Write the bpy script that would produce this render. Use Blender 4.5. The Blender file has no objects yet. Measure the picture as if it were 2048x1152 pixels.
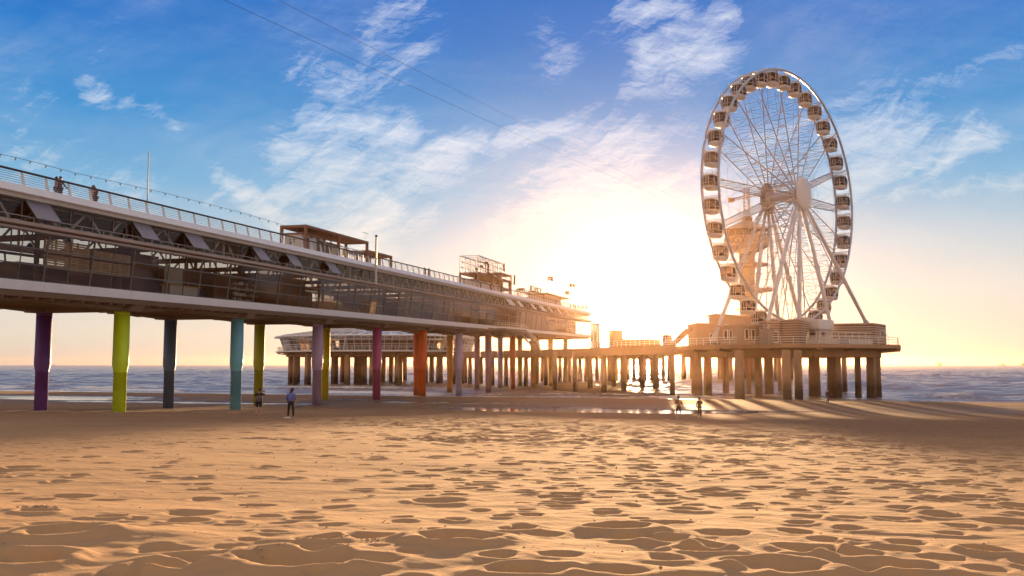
import bpy, math, random
import numpy as np
from mathutils import Vector, Matrix
R_ = random.Random(7)
SC = bpy.context.scene
COL = SC.collection
rad = math.radians
F = 1900.0                      # focal length in pixels of the 2048 px wide photograph
TH = math.atan(153.5 / F)       # the camera looks a little upward
CAMZ = 5.3
ct, st = math.cos(TH), math.sin(TH)

def W(px, py, Y):
    """world point seen at photo pixel (px,py) when it stands Y metres out"""
    u = (px - 1024) / F; v = (576 - py) / F
    d = Vector((u, ct - v * st, v * ct + st))
    k = Y / d.y
    return Vector((d.x * k, Y, CAMZ + d.z * k))
def zat(py, Y): return W(1024, py, Y).z
def xat(px, Y, z=5.0):
    # X for a pixel column at depth Y (height z matters a hair)
    k = Y * ct + (z - CAMZ) * st
    return (px - 1024) / F * k

# ---------------------------------------------------------------- materials
MATS = {}
def mat(name, col, rough=0.6, metal=0.0, var=0.12, scale=3.0, bump=0.0, bscale=20.0, spec=0.5, stretch=None):
    if name in MATS: return MATS[name]
    m = bpy.data.materials.new(name); m.use_nodes = True
    nt = m.node_tree; b = nt.nodes['Principled BSDF']
    b.inputs['Roughness'].default_value = rough; b.inputs['Metallic'].default_value = metal
    b.inputs['Specular IOR Level'].default_value = spec
    tc = nt.nodes.new('ShaderNodeTexCoord')
    mp = nt.nodes.new('ShaderNodeMapping'); nt.links.new(tc.outputs['Object'], mp.inputs[0])
    if stretch: mp.inputs['Scale'].default_value = stretch
    n = nt.nodes.new('ShaderNodeTexNoise'); n.inputs['Scale'].default_value = scale; n.inputs['Detail'].default_value = 5
    nt.links.new(mp.outputs[0], n.inputs['Vector'])
    mx = nt.nodes.new('ShaderNodeMix'); mx.data_type = 'RGBA'
    mx.inputs[6].default_value = (*[max(0, c * (1 - var)) for c in col], 1)
    mx.inputs[7].default_value = (*[min(1, c * (1 + var)) for c in col], 1)
    nt.links.new(n.outputs[0], mx.inputs[0]); nt.links.new(mx.outputs[2], b.inputs['Base Color'])
    if bump:
        n2 = nt.nodes.new('ShaderNodeTexNoise'); n2.inputs['Scale'].default_value = bscale; n2.inputs['Detail'].default_value = 6
        nt.links.new(mp.outputs[0], n2.inputs['Vector'])
        bp = nt.nodes.new('ShaderNodeBump'); bp.inputs['Strength'].default_value = bump; bp.inputs['Distance'].default_value = 0.02
        nt.links.new(n2.outputs[0], bp.inputs['Height']); nt.links.new(bp.outputs[0], b.inputs['Normal'])
    MATS[name] = m
    return m

def glass(name, tint=(0.75, 0.72, 0.66), refl=(0.9, 0.9, 0.95), rough=0.03, minf=0.06):
    if name in MATS: return MATS[name]
    m = bpy.data.materials.new(name); m.use_nodes = True
    nt = m.node_tree; nt.nodes.remove(nt.nodes['Principled BSDF'])
    out = nt.nodes['Material Output']
    t = nt.nodes.new('ShaderNodeBsdfTransparent'); t.inputs[0].default_value = (*tint, 1)
    g = nt.nodes.new('ShaderNodeBsdfGlossy'); g.inputs[0].default_value = (*refl, 1); g.inputs['Roughness'].default_value = rough
    lw = nt.nodes.new('ShaderNodeFresnel'); lw.inputs[0].default_value = 1.5
    ad = nt.nodes.new('ShaderNodeMath'); ad.operation = 'ADD'; ad.inputs[1].default_value = minf; ad.use_clamp = True
    nt.links.new(lw.outputs[0], ad.inputs[0])
    mx = nt.nodes.new('ShaderNodeMixShader')
    nt.links.new(ad.outputs[0], mx.inputs[0]); nt.links.new(t.outputs[0], mx.inputs[1]); nt.links.new(g.outputs[0], mx.inputs[2])
    nt.links.new(mx.outputs[0], out.inputs[0])
    MATS[name] = m
    return m

def weathered(name, col, low, zlo, zhi, rough=0.7):
    """paint or concrete that is dark and wet with weed towards the tide line (a real stain with its own ragged edge)"""
    m = mat(name, col, rough, var=0.28, scale=1.6, bump=0.5, bscale=9, stretch=(1, 1, 0.22))
    nt = m.node_tree; b = nt.nodes['Principled BSDF']
    src = b.inputs['Base Color'].links[0].from_socket
    geo = nt.nodes.new('ShaderNodeNewGeometry'); sp = nt.nodes.new('ShaderNodeSeparateXYZ')
    nt.links.new(geo.outputs['Position'], sp.inputs[0])
    n = nt.nodes.new('ShaderNodeTexNoise'); n.inputs['Scale'].default_value = 0.9; n.inputs['Detail'].default_value = 6
    nt.links.new(geo.outputs['Position'], n.inputs['Vector'])
    ma = nt.nodes.new('ShaderNodeMath'); ma.operation = 'MULTIPLY_ADD'; ma.inputs[1].default_value = -1.6
    nt.links.new(n.outputs[0], ma.inputs[0]); nt.links.new(sp.outputs[2], ma.inputs[2])
    mr = nt.nodes.new('ShaderNodeMapRange'); mr.inputs[1].default_value = zlo - .8; mr.inputs[2].default_value = zhi - .8
    nt.links.new(ma.outputs[0], mr.inputs[0])
    mx = nt.nodes.new('ShaderNodeMix'); mx.data_type = 'RGBA'; mx.inputs[6].default_value = (*low, 1)
    nt.links.new(mr.outputs[0], mx.inputs[0]); nt.links.new(src, mx.inputs[7]); nt.links.new(mx.outputs[2], b.inputs['Base Color'])
    return m

# ---------------------------------------------------------------- mesh builder
class MB:
    def __init__(s): s.v = []; s.f = []
    def add(s, vs, fs):
        o = len(s.v); s.v += [tuple(v) for v in vs]; s.f += [tuple(i + o for i in f) for f in fs]
    def hexa(s, p):  # 8 points: bottom 0-3 ccw, top 4-7
        s.add(p, [(0, 3, 2, 1), (4, 5, 6, 7), (0, 1, 5, 4), (1, 2, 6, 5), (2, 3, 7, 6), (3, 0, 4, 7)])
    def box(s, c, sz, rz=0.0):
        x, y, z = sz[0] / 2, sz[1] / 2, sz[2] / 2; cr, sr = math.cos(rz), math.sin(rz)
        P = []
        for dz in (-z, z):
            for dx, dy in ((-x, -y), (x, -y), (x, y), (-x, y)):
                P.append((c[0] + dx * cr - dy * sr, c[1] + dx * sr + dy * cr, c[2] + dz))
        s.hexa(P)
    def bar(s, a, b, w, h=None, up=Vector((0, 0, 1))):
        h = w if h is None else h
        a = Vector(a); b = Vector(b); d = b - a
        if d.length < 1e-6: return
        d.normalize()
        sd = d.cross(up)
        if sd.length < 1e-3: sd = d.cross(Vector((1, 0, 0)))
        sd.normalize(); u = sd.cross(d).normalized()
        sd = sd * (w / 2); u = u * (h / 2)
        s.hexa([a - sd - u, b - sd - u, b + sd - u, a + sd - u, a - sd + u, b - sd + u, b + sd + u, a + sd + u])
    def tube(s, a, b, r, r2=None, n=8, cap=True):
        r2 = r if r2 is None else r2
        a = Vector(a); b = Vector(b); d = (b - a)
        if d.length < 1e-6: return
        d.normalize(); t = Vector((0, 0, 1)) if abs(d.z) < .9 else Vector((1, 0, 0))
        x = d.cross(t).normalized(); y = d.cross(x)
        vs = []
        for p, rr in ((a, r), (b, r2)):
            for i in range(n):
                an = 2 * math.pi * i / n
                vs.append(p + x * math.cos(an) * rr + y * math.sin(an) * rr)
        fs = [(i, (i + 1) % n, n + (i + 1) % n, n + i) for i in range(n)]
        if cap: fs += [tuple(range(n - 1, -1, -1)), tuple(range(n, 2 * n))]
        s.add(vs, fs)
    def poly_tube(s, pts, r, n=6, closed=False):
        m = len(pts); pts = [Vector(p) for p in pts]; vs = []
        for i, p in enumerate(pts):
            a = pts[(i - 1) % m] if (closed or i > 0) else p
            b = pts[(i + 1) % m] if (closed or i < m - 1) else p
            d = (b - a).normalized(); t = Vector((0, 0, 1)) if abs(d.z) < .95 else Vector((1, 0, 0))
            x = d.cross(t).normalized(); y = d.cross(x)
            for k in range(n):
                an = 2 * math.pi * k / n; vs.append(p + (x * math.cos(an) + y * math.sin(an)) * r)
        fs = []
        for i in range(m if closed else m - 1):
            j = (i + 1) % m
            for k in range(n): fs.append((i * n + k, i * n + (k + 1) % n, j * n + (k + 1) % n, j * n + k))
        s.add(vs, fs)
    def lathe(s, prof, c=(0, 0, 0), n=24, squash=(1, 1), cap=True, axis=None):
        vs = []
        for r, z in prof:
            for i in range(n):
                a = 2 * math.pi * i / n
                vs.append((c[0] + r * math.cos(a) * squash[0], c[1] + r * math.sin(a) * squash[1], c[2] + z))
        m = len(prof); fs = []
        for j in range(m - 1):
            for i in range(n): fs.append((j * n + i, j * n + (i + 1) % n, (j + 1) * n + (i + 1) % n, (j + 1) * n + i))
        if cap: fs += [tuple(range(n - 1, -1, -1)), tuple(range((m - 1) * n, m * n))]
        s.add(vs, fs)
    def prism(s, pts, z0, z1):
        n = len(pts)
        vs = [(p[0], p[1], z0) for p in pts] + [(p[0], p[1], z1) for p in pts]
        s.add(vs, [tuple(range(n - 1, -1, -1)), tuple(range(n, 2 * n))] + [(i, (i + 1) % n, n + (i + 1) % n, n + i) for i in range(n)])
    def quad(s, a, b, c, d): s.add([a, b, c, d], [(0, 1, 2, 3)])
    def build(s, name, m=None, parent=None, smooth=False):
        me = bpy.data.meshes.new(name); me.from_pydata(s.v, [], s.f)
        if m: me.materials.append(m)
        if smooth:
            for p in me.polygons: p.use_smooth = True
        me.update()
        o = bpy.data.objects.new(name, me); COL.objects.link(o)
        if parent is not None: o.parent = parent; 
        return o

def local(o):  # mesh built in world coordinates under a parent that may be moved: keep it where it was built
    p = o.parent
    if p is not None:
        M = Matrix.Identity(4); q = p; ch = []
        while q is not None: ch.append(q); q = q.parent
        for q in reversed(ch): M = M @ (Matrix.Translation(q.location) @ q.rotation_euler.to_matrix().to_4x4())
        o.data.transform(M.inverted())
    return o
def tag(o, label=None, cat=None, group=None, kind=None):
    if label: o['label'] = label
    if cat: o['category'] = cat
    if group: o['group'] = group
    if kind: o['kind'] = kind
    return o
def empty(name, loc=(0, 0, 0), rz=0.0, label=None, cat=None, group=None):
    o = bpy.data.objects.new(name, None); COL.objects.link(o); o.location = loc; o.rotation_euler = (0, 0, rz)
    o.empty_display_size = .3
    return tag(o, label, cat, group)
def copy_tree(o, parent=None):
    c = o.copy(); COL.objects.link(c)
    if parent is not None: c.parent = parent
    for ch in [x for x in bpy.data.objects if x.parent == o]: copy_tree(ch, c)
    return c
def part(name, mb, m, parent, smooth=False, label=None):
    o = mb.build(name, m, parent, smooth); local(o)
    if label: o['label'] = label
    return o
def text_mesh(name, txt, size, depth, m, loc, rot, parent=None, space=1.0):
    cu = bpy.data.curves.new(name, 'FONT'); cu.body = txt; cu.size = size; cu.extrude = depth; cu.align_x = 'CENTER'; cu.align_y = 'CENTER'
    cu.space_character = space; cu.offset = size * .012
    o = bpy.data.objects.new(name, cu); COL.objects.link(o)
    dg = bpy.context.evaluated_depsgraph_get(); dg.update()
    me = bpy.data.meshes.new_from_object(o.evaluated_get(dg)); bpy.data.objects.remove(o)
    me.materials.clear(); me.materials.append(m); me.name = name
    o = bpy.data.objects.new(name, me); COL.objects.link(o)
    me.transform(Matrix.Translation(loc) @ rot.to_4x4())
    if parent is not None: o.parent = parent; local(o)
    return o

# value noise
def vnoise(x, y, seed=0):
    xi = np.floor(x).astype(np.int64); yi = np.floor(y).astype(np.int64)
    fx = x - xi; fy = y - yi
    fx = fx * fx * fx * (fx * (fx * 6 - 15) + 10); fy = fy * fy * fy * (fy * (fy * 6 - 15) + 10)
    def h(a, b):
        n = (a * 374761393 + b * 668265263 + seed * 1442695041) & 0xffffffff
        n = ((n ^ (n >> 13)) * 1274126177) & 0xffffffff
        return ((n ^ (n >> 16)) & 0xffff) / 65535.0
    a = h(xi, yi); b = h(xi + 1, yi); c = h(xi, yi + 1); d = h(xi + 1, yi + 1)
    return (a + (b - a) * fx) * (1 - fy) + (c + (d - c) * fx) * fy - .5
def fbm(x, y, o=4, seed=0):
    t = 0; a = 1.0
    for i in range(o):
        t = t + a * vnoise(x * 2 ** i + 17.3 * i, y * 2 ** i - 9.1 * i, seed + i); a *= .5
    return t
def grid_mesh(name, X, Y, Z, m, smooth=True):
    r, c = X.shape
    me = bpy.data.meshes.new(name)
    me.vertices.add(r * c)
    me.vertices.foreach_set('co', np.stack([X, Y, Z], -1).astype(np.float32).ravel())
    i = np.arange(r * c).reshape(r, c)
    q = np.stack([i[:-1, :-1], i[:-1, 1:], i[1:, 1:], i[1:, :-1]], -1).reshape(-1, 4)
    me.loops.add(q.size); me.polygons.add(len(q))
    me.loops.foreach_set('vertex_index', q.astype(np.int32).ravel())
    me.polygons.foreach_set('loop_start', (np.arange(len(q)) * 4).astype(np.int32))
    if smooth: me.polygons.foreach_set('use_smooth', np.ones(len(q), dtype=bool))
    me.update(calc_edges=True); me.materials.append(m)
    o = bpy.data.objects.new(name, me); COL.objects.link(o)
    return o

# ---------------------------------------------------------------- pier frame of reference
PA = rad(15.2); PC, PS = math.cos(PA), math.sin(PA); PP = 49.5; PG = 0.0123; S0 = 52.2
D_ = Vector((PS, PC, 0)); E_ = Vector((PC, -PS, 0))      # along the pier, and outwards to the camera side
def P(s, o, z):      # z rises with the pier's slope
    return Vector((-(PP + o) * PC + s * PS, (PP + o) * PS + s * PC, z + PG * (s - S0)))
def s_px(px, o=0.0, z=14.0):
    lo, hi = -20.0, 2000.0
    for _ in range(50):
        m = (lo + hi) / 2; p = P(m, o, z); k = p.y * ct + (p.z - CAMZ) * st
        if 1024 + F * p.x / k < px: lo = m
        else: hi = m
    return lo
def S_of(x, y): return x * PS + y * PC
# ---------------------------------------------------------------- camera, light, sky
SUN_AZ = math.atan(266 / F / 1.0033); SUN_EL = rad(3.6)
EXPO = 2.0
def camera():
    cd = bpy.data.cameras.new('camera'); cam = bpy.data.objects.new('camera', cd); COL.objects.link(cam)
    cam.location = (0, 0, CAMZ); cam.rotation_euler = (math.pi / 2 + TH, 0, 0)
    cd.sensor_width = 36; cd.lens = F / 2048 * 36; cd.clip_start = .1; cd.clip_end = 60000
    SC.camera = cam
camera()
sd = bpy.data.lights.new('sun', 'SUN'); sd.energy = 4.4; sd.angle = rad(1.4); sd.color = (1.0, 0.62, 0.31)
so = bpy.data.objects.new('sun', sd); COL.objects.link(so)
sun_dir = Vector((math.sin(SUN_AZ) * math.cos(SUN_EL), math.cos(SUN_AZ) * math.cos(SUN_EL), math.sin(SUN_EL)))
so.rotation_euler = sun_dir.to_track_quat('Z', 'Y').to_euler()
so.location = (0, 0, 80)

def build_world():
    w = bpy.data.worlds.new('World'); SC.world = w; w.use_nodes = True
    nt = w.node_tree; N = nt.nodes; L = nt.links
    bg = N['Background']
    def M(op, a, b=None, c=None, clamp=False):
        n = N.new('ShaderNodeMath'); n.operation = op; n.use_clamp = clamp
        for i, v in enumerate((a, b, c)):
            if v is None: continue
            if isinstance(v, (int, float)): n.inputs[i].default_value = v
            else: L.new(v, n.inputs[i])
        return n.outputs[0]
    def mixc(f, a, b, blend='MIX'):
        n = N.new('ShaderNodeMix'); n.data_type = 'RGBA'; n.blend_type = blend
        for k, v in ((0, f), (6, a), (7, b)):
            if isinstance(v, (int, float)): n.inputs[k].default_value = v
            elif isinstance(v, tuple): n.inputs[k].default_value = (*v, 1)
            else: L.new(v, n.inputs[k])
        return n.outputs[2]
    tc = N.new('ShaderNodeTexCoord'); vec = tc.outputs['Generated']
    nrm = N.new('ShaderNodeVectorMath'); nrm.operation = 'NORMALIZE'; L.new(vec, nrm.inputs[0])
    sp = N.new('ShaderNodeSeparateXYZ'); L.new(nrm.outputs[0], sp.inputs[0])
    x, y, z = sp.outputs
    el = M('MAXIMUM', z, 0.0)
    # sky colour by elevation, unseen zenith warmed to fill the shade
    rp = N.new('ShaderNodeValToRGB'); L.new(el, rp.inputs[0])
    def lin(c): return tuple(((v / 255) / 12.92 if v / 255 <= .04045 else ((v / 255 + .055) / 1.055) ** 2.4) for v in c)
    stops = [(0.0, (212, 200, 186)), (0.03, (226, 216, 200)), (0.075, (220, 218, 212)), (0.12, (194, 208, 216)), (0.18, (122, 178, 216)),
             (0.25, (58, 144, 208)), (0.33, (16, 116, 200)), (0.45, (14, 98, 192)), (.56, (140, 138, 152)), (1.0, (186, 172, 168))]
    e = rp.color_ramp.elements
    e[0].position = 0; e[1].position = 1
    for p, c in stops[1:-1]: e.new(p)
    for i, (p, c) in enumerate(stops): e[i].position = p; e[i].color = (*lin(c), 1)
    back = M('MULTIPLY', M('SUBTRACT', M('MULTIPLY', y, -1.0), -.15, clamp=True), 1.6, clamp=True)  # unseen sky behind the camera, added as warm fill
    base = mixc(back, rp.outputs[0], lin((226, 202, 186)))
    # angle to the sun -> aureole
    dt = N.new('ShaderNodeVectorMath'); dt.operation = 'DOT_PRODUCT'; L.new(nrm.outputs[0], dt.inputs[0])
    dt.inputs[1].default_value = (math.sin(SUN_AZ), math.cos(SUN_AZ), math.tan(rad(2.4)))
    ca = M('MINIMUM', M('MAXIMUM', dt.outputs['Value'], -1.0), 1.0)
    ang = M('ARCCOSINE', ca)
    def lobe(width, amp, col):
        k = M('MULTIPLY', M('POWER', 2.71828, M('MULTIPLY', ang, -1.0 / width)), amp)
        n = N.new('ShaderNodeVectorMath'); n.operation = 'SCALE'; n.inputs[0].default_value = col; L.new(k, n.inputs['Scale'])
        return n.outputs[0]
    def addv(a, b):
        n = N.new('ShaderNodeVectorMath'); n.operation = 'ADD'; L.new(a, n.inputs[0]); L.new(b, n.inputs[1]); return n.outputs[0]
    # clouds: wisps laid along strokes in the sky, each broken up by stretched noise
    yy = M('MAXIMUM', y, 0.05)
    U = M('DIVIDE', x, yy); V = M('DIVIDE', z, yy)
    cb = N.new('ShaderNodeCombineXYZ'); L.new(U, cb.inputs[0]); L.new(V, cb.inputs[1])
    def noise(vecs, scale, detail=6, rough=.6, dist=0.0, sc=(1, 1, 1), rot=0.0, loc=(0, 0, 0)):
        mp = N.new('ShaderNodeMapping'); mp.vector_type = 'TEXTURE'; mp.inputs['Scale'].default_value = tuple(1 / q for q in sc); mp.inputs['Rotation'].default_value = (0, 0, rot); mp.inputs['Location'].default_value = loc
        L.new(vecs, mp.inputs[0])
        n = N.new('ShaderNodeTexNoise'); n.inputs['Scale'].default_value = scale; n.inputs['Detail'].default_value = detail
        n.inputs['Roughness'].default_value = rough; n.inputs['Distortion'].default_value = dist
        L.new(mp.outputs[0], n.inputs['Vector']); return n
    wn = noise(cb.outputs[0], 7, 5)
    wv = N.new('ShaderNodeVectorMath'); wv.operation = 'MULTIPLY_ADD'
    L.new(wn.outputs['Color'], wv.inputs[0]); wv.inputs[1].default_value = (.085, .055, 0); wv.inputs[2].default_value = (-.0425, -.0275, 0)
    wa = addv(wv.outputs[0], cb.outputs[0])
    def pix(px, py):
        p = W(px, py, 1.0); return (p.x, p.z - CAMZ)
    strokes = [  # photo pixels: x0,y0,x1,y1,width,strength
        (620, 250, 800, 262, 22, 1.0), (580, 300, 670, 330, 30, .9), (640, 320, 740, 450, 48, 1.0), (690, 440, 760, 500, 40, .95), (740, 520, 870, 440, 20, .75),
        (560, 395, 660, 370, 16, .7), (700, 370, 900, 310, 34, .8), (850, 300, 1150, 258, 16, .9), (1150, 262, 1240, 300, 34, .75),
        (1220, 290, 1120, 400, 46, .85), (1110, 400, 1010, 465, 26, .8), (1290, 300, 1400, 330, 34, .42),
        (600, 120, 690, 160, 30, .5), (690, 190, 820, 110, 26, .6), (760, 60, 850, 10, 30, .5), (650, 60, 760, 110, 34, .28),
        (450, 365, 560, 440, 14, .75), (180, 175, 205, 180, 15, .85), (250, 195, 370, 250, 14, .42), (180, 110, 200, 92, 16, .3),
        (0, 190, 120, 200, 34, .3), (0, 230, 120, 330, 12, .3), (40, 320, 260, 380, 40, .38), (40, 30, 220, 30, 20, .16), 
        (400, 420, 455, 395, 6, .55), (880, 380, 1000, 330, 50, .25), 
        (1100, 60, 1110, 150, 26, .42), (1240, 20, 1370, 5, 18, .85), (1190, 40, 1260, 60, 22, .3), (1350, 60, 1450, 30, 16, .75), (1300, 105, 1440, 95, 26, .9), (1260, 185, 1360, 150, 18, .62),
        (1230, 200, 1290, 180, 22, .3), (1690, 280, 1820, 270, 34, .75), (1800, 330, 1970, 275, 24, .8), (1700, 370, 1850, 320, 34, .6), (1700, 210, 1830, 190, 44, .32),
        (1830, 180, 1950, 140, 18, .4), (1930, 150, 2040, 90, 10, .4), (1690, 412, 2048, 365, 12, .42), (1700, 390, 1900, 350, 30, .3), (1960, 285, 2048, 285, 6, .35),
        (1320, 350, 1420, 345, 45, .45), (1500, 300, 1650, 290, 60, .45), (1480, 390, 1680, 360, 40, .3),
        (1200, 300, 1420, 270, 44, .35)]
    tot = None
    for (x0, y0, x1, y1, wd, am) in strokes:
        a = pix(x0, y0); b = pix(x1, y1)
        ab = (b[0] - a[0], b[1] - a[1], 0); inv = 1 / max(1e-6, ab[0] ** 2 + ab[1] ** 2)
        def vm(op, p, q=None, fac=None):
            n = N.new('ShaderNodeVectorMath'); n.operation = op
            for k, v in ((0, p), (1, q)):
                if v is None: continue
                if isinstance(v, tuple): n.inputs[k].default_value = v
                else: L.new(v, n.inputs[k])
            if fac is not None: L.new(fac, n.inputs['Scale'])
            return n.outputs
        pa = vm('SUBTRACT', wa, (*a, 0))[0]
        t = M('MULTIPLY', vm('DOT_PRODUCT', pa, ab)['Value'], inv, clamp=True)
        dv = vm('SUBTRACT', pa, vm('SCALE', ab, None, t)[0])[0]
        q = M('DIVIDE', vm('LENGTH', dv)['Value'], wd / F * 2.15)
        o = M('MULTIPLY', M('POWER', 2.71828, M('MULTIPLY', M('MULTIPLY', q, q), -1.0)), min(1.15, am * 1.3))
        tot = o if tot is None else M('MAXIMUM', tot, o)
    f1 = noise(wa, 7.5, 11, .72, .5, (1, 4.6, 1), rad(30))
    f2 = noise(wa, 24, 9, .75, .3, (1, 5.5, 1), rad(-6))
    fib = M('ADD', M('MULTIPLY', f1.outputs[0], .62), M('MULTIPLY', f2.outputs[0], .38))
    f = M('MULTIPLY', M('SUBTRACT', fib, .34), 3.1, clamp=True)
    f3 = noise(nrm.outputs[0], 3.0, 6, .6, .4, (1, 1, 2.5))
    veil = M('MULTIPLY', M('MULTIPLY', M('SUBTRACT', f3.outputs[0], .44, clamp=True), 1.6), M('MULTIPLY', f, .9))
    c = M('ADD', M('MULTIPLY', tot, .78), M('SUBTRACT', M('MULTIPLY', f, 1.25), .90))
    c = M('MULTIPLY', M('MULTIPLY', c, .86, clamp=True), M('MULTIPLY', tot, 2.2, clamp=True))
    c = M('MAXIMUM', c, veil)
    ccol = mixc(M('MULTIPLY', el, 4.0, clamp=True), lin((255, 238, 208)), lin((236, 242, 250)))
    col = mixc(M('MULTIPLY', c, .88), base, ccol)
    # sun aureole
    col = addv(col, lobe(.028, 7.0, (1.0, .90, .70)))
    col = addv(col, lobe(.08, .16, (1.0, .94, .84)))
    col = addv(col, lobe(.30, .025, (.8, 1.0, 1.0)))
    sc_ = N.new('ShaderNodeVectorMath'); sc_.operation = 'SCALE'; L.new(col, sc_.inputs[0]); sc_.inputs['Scale'].default_value = 10.0 / (2 ** EXPO)
    sky = N.new('ShaderNodeTexSky'); sky.sky_type = 'NISHITA'; sky.sun_disc = False
    sky.sun_elevation = SUN_EL; sky.sun_rotation = SUN_AZ; sky.dust_density = 1.5; sky.ozone_density = 2.0
    ns = N.new('ShaderNodeVectorMath'); ns.operation = 'SCALE'; L.new(sky.outputs[0], ns.inputs[0]); ns.inputs['Scale'].default_value = 0.015
    fin = addv(sc_.outputs[0], ns.outputs[0])
    L.new(fin, bg.inputs[0]); bg.inputs[1].default_value = 0.1
    w.cycles.sampling_method = 'MANUAL'; w.cycles.sample_map_resolution = 1024
build_world()
SC.view_settings.view_transform = 'Standard'; SC.view_settings.look = 'None'; SC.view_settings.gamma = 1; SC.view_settings.exposure = EXPO
SC.cycles.max_bounces = 6; SC.cycles.transparent_max_bounces = 16; SC.cycles.diffuse_bounces = 3; SC.cycles.glossy_bounces = 3
SC.cycles.use_denoising = True; SC.cycles.sample_clamp_indirect = 6.0
# ---------------------------------------------------------------- beach and sea
def base_height(X, Y):
    s = S_of(X, Y)
    z = np.interp(s, [-60, 0, 8, 20, 35, 48, 60, 67, 74, 86, 95, 102, 112, 122, 132, 140, 149, 158, 175, 230, 400],
                     [4.1, 3.85, 3.68, 3.25, 2.75, 2.32, 1.80, 1.48, 1.18, .80, .58, .52, .52, .56, .60, .38, .02, -.25, -.6, -1.9, -6])
    return z
def shore_shift(X): return -0.1 * X        # the waterline bends a little
def sm(a, b, x):
    t = np.clip((x - a) / (b - a), 0, 1); return t * t * (3 - 2 * t)
class Raster:
    def __init__(s, x0, x1, y0, y1, h):
        s.x0, s.y0, s.h = x0, y0, h
        s.nx = int((x1 - x0) / h) + 2; s.ny = int((y1 - y0) / h) + 2
        s.a = np.zeros((s.ny, s.nx), np.float32)
    def pit(s, x, y, r, d, asp, rot, rim, gap=0.0):
        e = r * max(asp, 1) * 2.2
        i0 = max(0, int((x - e - s.x0) / s.h)); i1 = min(s.nx, int((x + e - s.x0) / s.h) + 1)
        j0 = max(0, int((y - e - s.y0) / s.h)); j1 = min(s.ny, int((y + e - s.y0) / s.h) + 1)
        if i1 <= i0 or j1 <= j0: return
        xs = s.x0 + np.arange(i0, i1) * s.h - x; ys = s.y0 + np.arange(j0, j1) * s.h - y
        XX, YY = np.meshgrid(xs, ys)
        c, sn = math.cos(rot), math.sin(rot)
        a = (XX * c + YY * sn) / (r * asp); b = (-XX * sn + YY * c) / r
        q = np.sqrt(a * a + b * b)
        hole = -d * .5 * (1 + np.cos(np.pi * np.minimum(q, 1)))
        ring = rim * np.exp(-((q - 1.1) / .38) ** 2)
        s.a[j0:j1, i0:i1] += (hole + ring).astype(np.float32)
    def sample(s, X, Y):
        fx = (X - s.x0) / s.h; fy = (Y - s.y0) / s.h
        ok = (fx > 0) & (fy > 0) & (fx < s.nx - 1.01) & (fy < s.ny - 1.01)
        fx = np.clip(fx, 0, s.nx - 1.01); fy = np.clip(fy, 0, s.ny - 1.01)
        i = fx.astype(np.int64); j = fy.astype(np.int64); fx = fx - i; fy = fy - j
        a = s.a
        v = (a[j, i] * (1 - fx) + a[j, i + 1] * fx) * (1 - fy) + (a[j + 1, i] * (1 - fx) + a[j + 1, i + 1] * fx) * fy
        return np.where(ok, v, 0)
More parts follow.
